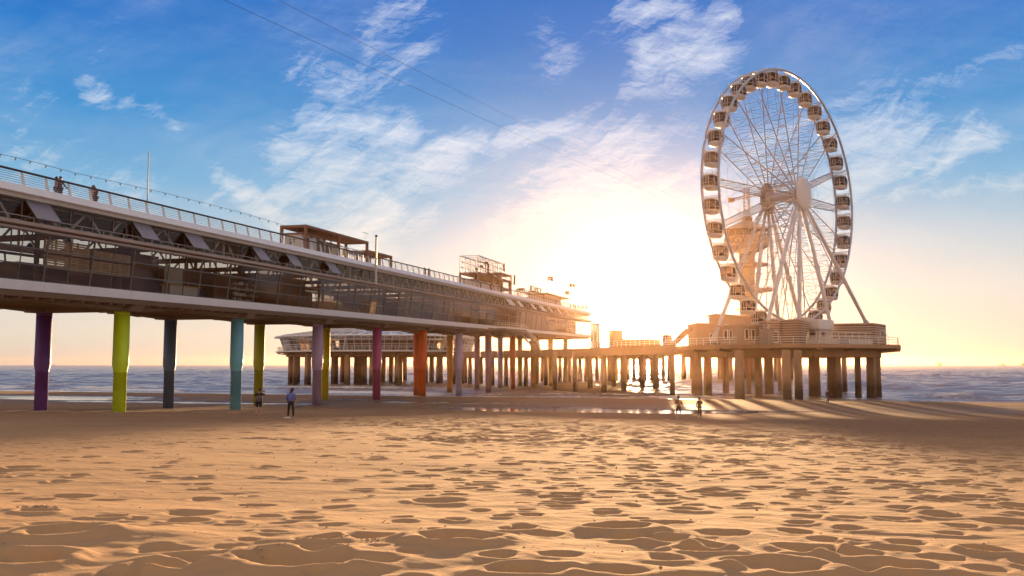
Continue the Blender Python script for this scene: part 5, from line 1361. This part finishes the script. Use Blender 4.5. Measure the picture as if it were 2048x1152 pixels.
    def make():
        e = empty('gondola', (0, 0, 0), rz); e.parent = root
        def ring(z, r, nn=16):
            out = []
            for i in range(nn):
                a = 2 * math.pi * i / nn; c_, s_ = math.cos(a), math.sin(a); k = (abs(c_) ** 4 + abs(s_) ** 4) ** -.25
                out.append((c_ * r * k * 1.06, s_ * r * k * .88, z))
            return out
        def loft(prof, nn=16):
            vs = []; fs = []
            for z, r in prof: vs += ring(z, r, nn)
            for j in range(len(prof) - 1): fs += [(j * nn + i, j * nn + (i + 1) % nn, (j + 1) * nn + (i + 1) % nn, (j + 1) * nn + i) for i in range(nn)]
            fs += [tuple(range(nn - 1, -1, -1)), tuple(range((len(prof) - 1) * nn, len(prof) * nn))]
            return vs, fs
        mb = MB(); mb.add(*loft([(-1.22, .55), (-1.12, .86), (-.62, 1.04), (-.60, .98)])); o = mb.build('floor_tub', gw, e, True)
        mb = MB(); mb.add(*loft([(.78, .9), (.82, 1.0), (1.02, .92), (1.12, .55)])); mb.build('roof', gw, e, False)
        mb = MB(); mb.add(*loft([(-.60, 1.0), (.0, 1.08), (.5, 1.03), (.80, .88)])); mb.build('window', gg, e, True)
        mb = MB()
        prof = [(-.62, 1.06), (0, 1.13), (.5, 1.08), (.82, .94)]
        for i in (1, 3, 5, 7, 9, 11, 13, 15, 0, 8):
            pts = [Vector(ring(z, r)[i]) for z, r in prof]
            mb.poly_tube(pts, .055, 5)
        for z, r in ((-.2, 1.12),): mb.poly_tube([Vector(p) for p in ring(z, r)], .035, 5, True)
        mb.build('pillars', gw, e)
        mb = MB(); mb.box((0, .5, -.35), (1.3, .4, .5)); mb.box((0, -.5, -.35), (1.3, .4, .5)); mb.build('bench', dark_in, e)
        mb = MB(); mb.bar((-.5, -1.45, 1.34), (-.5, 1.45, 1.34), .07); mb.bar((.5, -1.45, 1.34), (.5, 1.45, 1.34), .07)
        for x in (-.5, .5):
            for y in (-.7, .7): mb.bar((x, y, 1.0), (x, y, 1.34), .08)
        mb.bar((-.5, 1.4, 1.34), (.5, 1.4, 1.34), .07); mb.bar((-.5, -1.4, 1.34), (.5, -1.4, 1.34), .07)
        mb.build('hanger', gw, e)
        return e
    base = make()
    for k in range(36):
        e = base if k == 0 else copy_tree(base, root)
        a = 2 * math.pi * (k + .25) / 36; q = pt(a, R - .1, 0) - up * 1.2
        e.location = q - root.location; e.scale = (1.08,) * 3
wheel()

# ---------------------------------------------------------------- jump tower with its crane
def tower():
    Y = 320.0; X = xat(1495, Y, 30); Z = lambda y: zat(y, Y - 5)
    root = empty('jump_tower', (X, Y, 9.6), 0, 'tall round jump tower with a lettered pod, seen through the left part of the wheel', 'tower')
    tw = mat('tower_white', (.42, .29, .22), .6, var=.06); 
    mb = MB(); mb.lathe([(2.7, 9.6), (2.6, Z(500))], (X, Y, 0), 24); part('shaft', mb, tw, root, True)
    zb, z1, z2, z3, zr = Z(499), Z(491), Z(471), Z(458), Z(450)
    mb = MB(); mb.lathe([(2.6, zb - .6), (5.2, zb + .1), (7.0, z1), (7.35, z1 + .05), (7.4, z2), (7.0, z2 + .02)], (X, Y, 0), 32); part('pod', mb, tw, root)
    mb = MB(); mb.lathe([(6.3, z2 + .0), (6.4, z3)], (X, Y, 0), 24); part('pod_windows', mb, dark_in, root)
    mb = MB()
    for i in range(16):
        a = i * math.pi / 8; mb.bar((X + 6.9 * math.cos(a), Y + 6.9 * math.sin(a), z2), (X + 7.3 * math.cos(a), Y + 7.3 * math.sin(a), z3 + .2), .22, .22, D_)
    mb.lathe([(7.6, z3), (8.2, z3 + .1), (8.0, z3 + .5), (4.5, zr + .6), (1.6, Z(438)), (1.3, Z(436))], (X, Y, 0), 16)
    part('pod_roof', mb, tw, root)
    for i, ch in enumerate('BUNGY'):
        a = rad(-8 - 18.5 * (4 - i)); av = math.atan2(X, Y)   # around the band, read from the beach
        d = Vector((math.sin(a) , -math.cos(a), 0)); d.rotate(Matrix.Rotation(-av, 3, 'Z'))
        side = Vector((-d.y, d.x, 0))
        text_mesh('letter', ch, 3.3, .06, darksteel, Vector((X, Y, (z1 + z2) / 2 + .05)) + d * 7.46, Matrix((side, Vector((0, 0, 1)), d)).transposed(), root)
    for y, r in ((529, 6.4), (580, 6.8)):
        mb = MB(); mb.lathe([(2.62, Z(y + 4)), (r, Z(y)), (r + .1, Z(y) + .7), (r - .2, Z(y) + .7), (r - .25, Z(y) + .1), (2.62, Z(y) + .1)], (X + (2.0 if y == 580 else .6), Y, 0), 24, cap=False); part('gallery', mb, tw, root)
    # outside stair winding round the shaft
    mb = MB()
    for i in range(110):
        a = i * .22; z = 9.6 + i * .2; mb.bar((X + 2.6 * math.cos(a), Y + 2.6 * math.sin(a), z), (X + 4.2 * math.cos(a), Y + 4.2 * math.sin(a), z), .5, .1)
    mb.poly_tube([(X + 4.2 * math.cos(i * .22), Y + 4.2 * math.sin(i * .22), 10.7 + i * .2) for i in range(110)], .08, 5)
    part('spiral_stair', mb, tw, root)
    mb = MB(); mb.lathe([(3.6, 9.62), (3.6, 14), (3.9, 14.1), (3.9, 14.4)], (X, Y, 0), 20); part('base_house', mb, brown_in, root)
    # lattice crane on top
    rc = empty('crane', (X + .3, Y, Z(437)), 0, 'dark lattice crane with counterweight standing on top of the jump tower', 'crane')
    def lattice(mb, p, q, w, n_, r=.07, side=Vector((1, 0, 0)), up=Vector((0, 1, 0)), tri=False):
        p, q = Vector(p), Vector(q); off = [side * w / 2 + up * w / 2, side * w / 2 - up * w / 2, -side * w / 2 - up * w / 2, -side * w / 2 + up * w / 2]
        for o_ in off: mb.tube(p + o_, q + o_, r, n=5)
        for i in range(n_):
            a, b = p.lerp(q, i / n_), p.lerp(q, (i + 1) / n_)
            for k in range(4):
                mb.tube(a + off[k], b + off[(k + 1) % 4], r * .6, n=4); mb.tube(a + off[k], a + off[(k + 1) % 4], r * .6, n=4)
    mb = MB(); lattice(mb, (X + .3, Y, Z(437)), (X + .3, Y, Z(370)), 1.75, 9, .09); part('mast', mb, rust, rc)
    j0 = Vector((xat(1464, Y, 60), Y, Z(394))); j1 = Vector((xat(1525, Y, 60), Y, Z(382))); j2 = Vector((xat(1624, Y - 10, 60), Y + 4, Z(351)))
    mb = MB(); lattice(mb, j0, j1, .8, 10, .07, Vector((0, 1, 0)), Vector((0, 0, 1))); lattice(mb, j1, j2, .75, 20, .05, Vector((0, 1, 0)), Vector((0, 0, 1))); part('jib', mb, rust, rc)
    mb = MB(); mb.box(j0 + Vector((-.3, 0, -.2)), (1.9, 1.4, 1.4)); part('counterweight', mb, rust, rc)
    mb = MB(); mb.lathe([(1.1, 0), (1.9, .5), (2.0, 1.2), (1.2, 1.8)], (X + .3, Y, Z(437) - .2), 10); part('turntable', mb, rust, rc)
    mb = MB()
    top = Vector((X + .3, Y, Z(371)))
    for px, py in ((1475, 440), (1500, 437), (1512, 437)): mb.tube(top, Vector((xat(px, Y, 50), Y, Z(py))), .03, n=4)
    part('stay_cables', mb, rust, rc)
    xm = xat(1480, Y, 50); rm = empty('antenna', (xm, Y, Z(446)), 0, 'thin antenna mast with a slanting arm left of the tower crane', 'antenna')
    mb = MB(); mb.tube((xm, Y, Z(448)), (xm, Y, Z(411)), .12, .07, 6); mb.tube((xm, Y, Z(411)), (xm + .5, Y, Z(400)), .05, n=5); mb.tube((xm, Y, Z(418)), (xm - 1.3, Y, Z(413)), .05, n=5); mb.tube((xm, Y, Z(425)), (xm - 1.3, Y, Z(413)), .04, n=5); part('pole', mb, rust, rm)
    return X, Y, Z
TWX, TWY, TWZ = tower()
# zip line cables from the tower over the beach
for i, (a, b, e, lab) in enumerate((((448, 0), (1024, 264), (1452, 452), 'lower left of the two thin zip line cables crossing the sky'), ((556, 0), (1024, 236), (1458, 446), 'upper right of the two thin zip line cables crossing the sky'))):
    p0 = W(a[0] - 115, a[1] - 58, 52); p1 = W(b[0], b[1], 130); p2 = W(e[0], e[1], 318)
    q0 = W(a[0], a[1], 60)
    ctl = [q0, p1, p2]
    def on(t): # quadratic through three points
        m = .27; L = [(t - m) * (t - 1) / m, t * (t - 1) / (m * (m - 1)), t * (t - m) / (1 - m)]
        return ctl[0] * L[0] + ctl[1] * L[1] + ctl[2] * L[2]
    # parametrise so the middle point lands at its own depth
    pts = []
    for k in range(25):
        t = k / 24 * 1.10 - .10; pts.append(on(t))
    root = empty('zip_line', pts[0], 0, lab, 'cable', 'zip line cables to the tower')
    mb = MB(); mb.poly_tube(pts, .014, 5); part('cable', mb, cable_m, root)

# ---------------------------------------------------------------- ships on the horizon
def ship(px, Y, L_, H, lab, kind):
    x = xat(px, Y, 5); root = empty('ship', (x, Y, 0), 0, lab, 'ship', 'ships on the horizon')
    hm = mat('ship_hull', (.30, .22, .18), .7)
    mb = MB(); h = H * .35
    pts = [(-L_ / 2, -6), (L_ * .42, -6), (L_ / 2, 0), (L_ * .42, 6), (-L_ / 2, 6)]
    n = len(pts); vs = [(x + p[0] * .94, Y + p[1] * .8, -.5) for p in pts] + [(x + p[0], Y + p[1], h) for p in pts]
    mb.add(vs, [tuple(range(n - 1, -1, -1)), tuple(range(n, 2 * n))] + [(i, (i + 1) % n, n + (i + 1) % n, n + i) for i in range(n)]); part('hull', mb, hm, root)
    mb = MB(); mb.box((x + L_ * .12, Y, h + H * .16), (L_ * .42, 9, H * .32)); mb.box((x + L_ * .15, Y, h + H * .38), (L_ * .2, 8, H * .14)); part('superstructure', mb, hm, root)
    mb = MB(); mb.tube((x + L_ * .12, Y, h + H * .4), (x + L_ * .12, Y, H * 1.2), .7)
    if kind: mb.tube((x - L_ * .1, Y, H * .75), (x - L_ * .98, Y, H * .82), .9); mb.tube((x - L_ * .1, Y, h), (x + .1 * L_, Y, H * 1.1), .8); mb.tube((x + L_ * .4, Y, h), (x + L_ * .48, Y, H * 1.0), .7)
    else: mb.tube((x - L_ * .3, Y, h), (x - L_ * .3, Y, H * .8), .6)
    part('masts', mb, hm, root)
ship(1879, 6000, 34, 24, 'pale crane ship with a long boom on the horizon right of the wheel', True)
ship(2004, 7000, 58, 12, 'low hump backed ship on the horizon near the right edge', False)
ship(2046, 6500, 30, 20, 'ship cut by the right edge of the picture on the horizon', True)
ship(108, 9000, 30, 9, 'tiny ship on the horizon seen beside the violet column', False)
# ---------------------------------------------------------------- people
skin_m = mat('skin', (.46, .27, .19), .6, var=.05)
def skinmesh(name, V_, Ed, Ra, m, parent, sub=1, root=0):
    me = bpy.data.meshes.new(name); me.from_pydata([tuple(v) for v in V_], Ed, [])
    o = bpy.data.objects.new(name, me); COL.objects.link(o)
    md = o.modifiers.new('skin', 'SKIN'); md.use_smooth_shade = True
    sv = me.skin_vertices
    if not sv:
        bpy.context.view_layer.update(); sv = me.skin_vertices
    for i, r in enumerate(Ra):
        r = r if isinstance(r, tuple) else (r, r)
        sv[0].data[i].radius = r; sv[0].data[i].use_root = (i == root)
    s = o.modifiers.new('sub', 'SUBSURF'); s.levels = sub; s.render_levels = sub
    bpy.context.view_layer.update()
    dg = bpy.context.evaluated_depsgraph_get()
    m2 = bpy.data.meshes.new_from_object(o.evaluated_get(dg)); bpy.data.objects.remove(o)
    m2.name = name; m2.materials.clear(); m2.materials.append(m)
    for p in m2.polygons: p.use_smooth = True
    o = bpy.data.objects.new(name, m2); COL.objects.link(o)
    if parent is not None: o.parent = parent
    return o
STAND = dict(sl=(-.19, 0, 1.44), sr=(.19, 0, 1.44), el=(-.25, -.02, 1.15), er=(.25, -.02, 1.15), wl=(-.26, .06, .90), wr=(.26, .06, .90),
             hl=(-.10, 0, .93), hr=(.10, 0, .93), kl=(-.12, .02, .50), kr=(.12, .02, .50), al=(-.13, 0, .08), ar=(.13, 0, .08), pel=(0, 0, .96), chest=(0, 0, 1.33), neck=(0, 0, 1.50), head=(0, .02, 1.66))
def person(loc, rz, h, pose, top, legs, lab, hair=(.05, .03, .02), long_hair=False, shorts=False, sleeves=1.0, coat=0.0, group=None, extra=None):
    J = {k: Vector(v) for k, v in {**STAND, **pose}.items()}
    root = empty('person', loc, rz, lab, 'person', group); k = h / 1.78; root.scale = (k, k, k)
    n, hd = J['neck'], J['head']; up = (hd - n).normalized()
    V_ = [J['pel'], (J['pel'] + J['chest']) / 2, J['chest'], n - up * .03, n + up * .03, hd - up * .05, hd + up * .03, hd + up * .10,
          J['sl'], J['el'], J['wl'], J['sr'], J['er'], J['wr'], J['hl'], J['kl'], J['al'], J['hr'], J['kr'], J['ar']]
    fwd = Vector((0, 1, 0))
    Ra = [(.15, .11), (.125, .09), (.155, .10), .055, .05, (.075, .085), (.08, .095), (.055, .07), .055, .042, .03, .055, .042, .03, .085, .055, .04, .085, .055, .04]
    Ed = [(0, 1), (1, 2), (2, 3), (3, 4), (4, 5), (5, 6), (6, 7), (2, 8), (8, 9), (9, 10), (2, 11), (11, 12), (12, 13), (0, 14), (14, 15), (15, 16), (0, 17), (17, 18), (18, 19)]
    def add(v, r, p): V_.append(v); Ra.append(r); Ed.append((p, len(V_) - 1)); return len(V_) - 1
    add(J['al'] + Vector((-.01, .15, -.045)), .032, 16); add(J['ar'] + Vector((.01, .15, -.045)), .032, 19)
    add(hd + fwd * .115 - up * .01, .014, 5)      # nose
    for w, e, sgn in ((10, 'el', -1), (13, 'er', 1)):
        wr = V_[w]; d = (wr - J[e]).normalized(); palm = add(wr + d * .07, (.036, .02), w); sd = d.cross(fwd)
        if sd.length < .2: sd = d.cross(Vector((0, 0, 1)))
        sd.normalize(); inw = sd.cross(d).normalized()
        for q, l in ((-.028, .068), (-.010, .08), (.010, .076), (.028, .058)):
            a = add(wr + d * .11 + sd * q, .0095, palm); b = add(wr + d * (.11 + l * .55) + sd * q * 1.1 + inw * .012, .0085, a); add(wr + d * (.11 + l) + sd * q * 1.1 + inw * .035, .0075, b)
        t = add(wr + d * .045 + inw * .035 + sd * -.02, .011, w); add(wr + d * .085 + inw * .06 + sd * -.03, .009, t)
    skinmesh('body', V_, Ed, Ra, skin_m, root)
    tm = mat('cloth_%s' % '_'.join(str(int(q * 100)) for q in top), top, .9, var=.15, scale=8); lm = mat('cloth_%s' % '_'.join(str(int(q * 100)) for q in legs), legs, .9, var=.15, scale=8)
    # top
    def lp(a, b, t): return J[a].lerp(J[b], t)
    low = J['pel'] + Vector((0, 0, -.04 - coat)); 
    V2 = [low, (J['pel'] + J['chest']) / 2, J['chest'], n - up * .045, J['sl'], lp('sl', 'el', .98), J['sr'], lp('sr', 'er', .98)]
    R2 = [(.175 + coat * .1, .135 + coat * .08), (.15, .12), (.178, .13), .07, .075, .062, .075, .062]
    E2 = [(0, 1), (1, 2), (2, 3), (2, 4), (4, 5), (2, 6), (6, 7)]
    if sleeves >= 1:
        V2 += [lp('el', 'wl', .9), lp('er', 'wr', .9)]; R2 += [.045, .045]; E2 += [(5, 8), (7, 9)]
    skinmesh('top', V2, E2, R2, tm, root)
    f = .45 if not shorts else -.15
    V3 = [J['pel'], J['hl'], J['kl'], J['hr'], J['kr']]
    if shorts: V3[2] = J['hl'].lerp(J['kl'], .85); V3[4] = J['hr'].lerp(J['kr'], .85)
    R3 = [(.165, .13), .105, .075 if not shorts else .09, .105, .075 if not shorts else .09]; E3 = [(0, 1), (1, 2), (0, 3), (3, 4)]
    if not shorts:
        e = .9 if shorts is False else .55
        V3 += [J['kl'].lerp(J['al'], e), J['kr'].lerp(J['ar'], e)]; R3 += [.055, .055]; E3 += [(2, 5), (4, 6)]
    skinmesh('trousers' if not shorts else 'shorts', V3, E3, R3, lm, root)
    hm = mat('hair_%d' % int(hair[0] * 100), hair, .8, var=.2)
    Vh = [hd + up * .04 - fwd * .035, hd + up * .09 + fwd * .0, hd - up * .03 - fwd * .06]; Rh = [(.09, .09), (.075, .085), .065]; Eh = [(0, 1), (0, 2)]
    if long_hair: Vh.append(hd - up * .17 - fwd * .075); Rh.append((.085, .05)); Eh.append((2, 3))
    skinmesh('hair', Vh, Eh, Rh, hm, root)
    if extra: extra(root, J)
    return root
def on_sand(px, Y): x = xat(px, Y, 2); return Vector((x, Y, gz(x, Y)))
def cam_(root, J):
    mb = MB(); q = J['wr'] + Vector((.0, .1, .07)); mb.box(q, (.13, .07, .09)); mb.tube(q, q + Vector((0, .13, 0)), .035); mb.build('camera', darksteel, root)
def bag(root, J):
    mb = MB(); c = J['chest'] + Vector((-.02, -.19, -.22)); mb.lathe([(.12, -.19), (.19, -.16), (.2, .1), (.13, .2), (.04, .22)], c, 12, (1, .6)); mb.build('backpack', mat('bag_grey', (.12, .09, .09), .9), root, True)
def phone(root, J):
    mb = MB(); mb.box(J['wr'].lerp(J['wl'], .5) + Vector((0, .1, .03)), (.15, .02, .08)); mb.build('phone', darksteel, root)
person(on_sand(517, 62), .35, 1.80, dict(el=(-.20, .22, 1.30), wl=(.16, .36, 1.50), er=(.40, .10, 1.34), wr=(.36, .36, 1.52), head=(.04, .06, 1.66)), (.03, .022, .02), (.035, .025, .022), 'person in black top and shorts raising a camera beside the olive yellow column', shorts=True, sleeves=.5, coat=.05, extra=lambda r, J: (cam_(r, J), bag(r, J)))
person(on_sand(581, 53), -.1, 1.68, dict(el=(-.27, .02, 1.14), wl=(-.14, .24, 1.12), er=(.27, .02, 1.14), wr=(.14, .24, 1.12), head=(.02, .07, 1.62), al=(-.16, -.02, .08), ar=(.15, .04, .08), kl=(-.14, .02, .5), kr=(.13, .03, .5)), (.12, .15, .45), (.025, .015, .02), 'long haired person in a blue jumper and dark cropped trousers looking down', hair=(.06, .025, .015), long_hair=True, coat=.02, extra=phone)
person(on_sand(1357, 73), -.2, 1.72, dict(er=(.24, .06, 1.16), wr=(.30, .34, 1.18), al=(-.16, -.04, .08), ar=(.17, .06, .08), kl=(-.14, .02, .5), kr=(.14, .02, .5)), (.20, .09, .04), (.10, .05, .03), 'person in shorts standing with legs apart at the pool left of the wheel', shorts=True, sleeves=.5)
person(on_sand(1399, 76), .1, 1.66, dict(el=(-.24, .0, 1.16), wl=(-.29, .0, .90), er=(.26, .05, 1.2), wr=(.16, .2, 1.4), head=(.0, .08, 1.62), al=(-.09, 0, .08), ar=(.10, 0, .08), kl=(-.09, .0, .5), kr=(.10, .0, .5)), (.16, .08, .035), (.13, .065, .035), 'person in a loose jacket and long trousers standing right of the one in shorts', coat=.1)
person(on_sand(1655, 115), -1.35, 1.86, dict(el=(-.24, -.1, 1.17), wl=(-.22, .1, 1.0), er=(.24, .08, 1.17), wr=(.2, .32, 1.08), kl=(-.11, .18, .53), al=(-.11, .16, .12), kr=(.11, -.06, .52), ar=(.11, -.34, .14), head=(0, .06, 1.66)), (.07, .04, .035), (.14, .08, .06), 'lone person walking along the water edge in front of the wheel piles', coat=.06)
person(on_sand(333, 164), 2.6, 1.72, {}, (.20, .05, .04), (.4, .3, .25), 'distant person in dark red at the water partly behind the slate blue column', shorts=True)
def on_roof(px, o): s = s_px(px, o, 18); return P(s, o, 17.2)
lean = dict(el=(-.28, .10, 1.22), wl=(-.12, .34, 1.18), er=(.28, .10, 1.22), wr=(.12, .34, 1.18), chest=(0, .05, 1.33), neck=(0, .10, 1.50), head=(0, .15, 1.65))
person(on_roof(112, .75), 2.2, 1.78, {}, (.30, .20, .18), (.08, .05, .05), 'left figure of the close couple at the near roof railing, in a pale coat', coat=.35, long_hair=True)
person(on_roof(120, .75), -1.9, 1.84, dict(el=(-.32, .08, 1.2), wl=(-.48, .2, .98)), (.16, .10, .12), (.08, .05, .06), 'right figure of the close couple at the near roof railing, arm held out', coat=.1)
person(on_roof(186, 1.0), -2.0, 1.86, dict(er=(.3, .1, 1.2), wr=(.2, .3, 1.2)), (.42, .36, .36), (.25, .2, .2), 'taller pale shirted figure of the second couple on the roof railing, carrying a bag', extra=bag)
person(on_roof(192, .6), 2.6, 1.66, lean, (.05, .035, .05), (.05, .04, .06), 'darker figure leaning on the rail in the second couple on the roof', hair=(.03, .02, .02), coat=.12)
person(on_roof(849.5, 1.0), -1.0, 1.78, {}, (.10, .06, .05), (.07, .05, .05), 'left of two dark figures on the roof midway between pergola and cage', coat=.1)
person(on_roof(858, 1.0), -.8, 1.84, {}, (.09, .06, .05), (.06, .05, .05), 'right of two dark figures on the roof midway between pergola and cage', coat=.1)
person(on_roof(984.5, .8), 1.0, 1.75, {}, (.35, .12, .12), (.10, .10, .25), 'figure in red and blue standing at the rail under the cage canopy')
for i, (px, o, t) in enumerate(((1112, 1.0, (.3, .12, .08)), (1122, 1.4, (.12, .08, .07)), (1141, 1.0, (.15, .1, .08)), (1151, .9, (.3, .2, .15)), (1162, 1.2, (.14, .09, .07)))):
    person(on_roof(px, o), i * 1.3, 1.75, {} if i % 2 else lean, t, (.08, .06, .06), ['figure in reddish top on the roof in front of the low pavilion', 'dark figure on the roof rail by the low pavilion', 'dark figure on the roof just right of the low pavilion post', 'pale figure on the roof among the folded parasols', 'dark figure on the roof near the pier end'][i])
SIT = dict(pel=(0, 0, .52), chest=(0, .04, .92), neck=(0, .05, 1.09), head=(0, .09, 1.24), sl=(-.19, .03, 1.02), sr=(.19, .03, 1.02), el=(-.24, .14, .80), er=(.24, .14, .80), wl=(-.14, .36, .80), wr=(.14, .36, .80), hl=(-.10, .03, .50), hr=(.10, .03, .50), kl=(-.13, .44, .50), kr=(.13, .44, .50), al=(-.13, .42, .08), ar=(.13, .42, .08))
s = s_px(4, 6, 11.5); person(P(s, 6.55, 11.0), 1.2, 1.75, SIT, (.05, .035, .03), (.04, .03, .03), 'person seated at the cafe table at the left edge of the gallery window')
s = s_px(16, 6, 11.5); person(P(s, 7.6, 11.0), -2.0, 1.75, SIT, (.06, .04, .035), (.04, .03, .03), 'second seated person leaning over the cafe table in the gallery window')
# things left on the sand
p = on_sand(571, 52); root = empty('shoes', p, 0, 'pair of pale shoes lying on the sand beside the person in blue', 'shoes')
for dx, a in ((0, .4), (.14, .9)):
    mb = MB(); mb.lathe([(.05, 0), (.055, .03), (.045, .06), (.03, .07)], (p.x + dx * 1.2, p.y, p.z + .05), 10, (2.6, 1.0)); part('shoe', mb, mat('shoe_white', (.6, .57, .55), .6), root, True)
# ---------------------------------------------------------------- sea haze lit by the low sun
def haze():
    m = bpy.data.materials.new('haze'); m.use_nodes = True; nt = m.node_tree
    nt.nodes.remove(nt.nodes['Principled BSDF'])
    v = nt.nodes.new('ShaderNodeVolumePrincipled'); v.inputs['Color'].default_value = (1, .64, .36, 1)
    v.inputs['Density'].default_value = HZ_D; v.inputs['Anisotropy'].default_value = HZ_G
    nt.links.new(v.outputs[0], nt.nodes['Material Output'].inputs['Volume'])
    mb = MB(); mb.hexa([(-8000, -70, -8), (8000, -70, -8), (8000, 9500, -8), (-8000, 9500, -8), (-8000, -70, 67), (8000, -70, 67), (8000, 9500, 67), (-8000, 9500, 67)])
    o = mb.build('haze', m); tag(o, 'thin warm sea haze lying over the whole beach', 'haze', kind='stuff')
HZ_D, HZ_G = 2.9e-5, .89
haze()
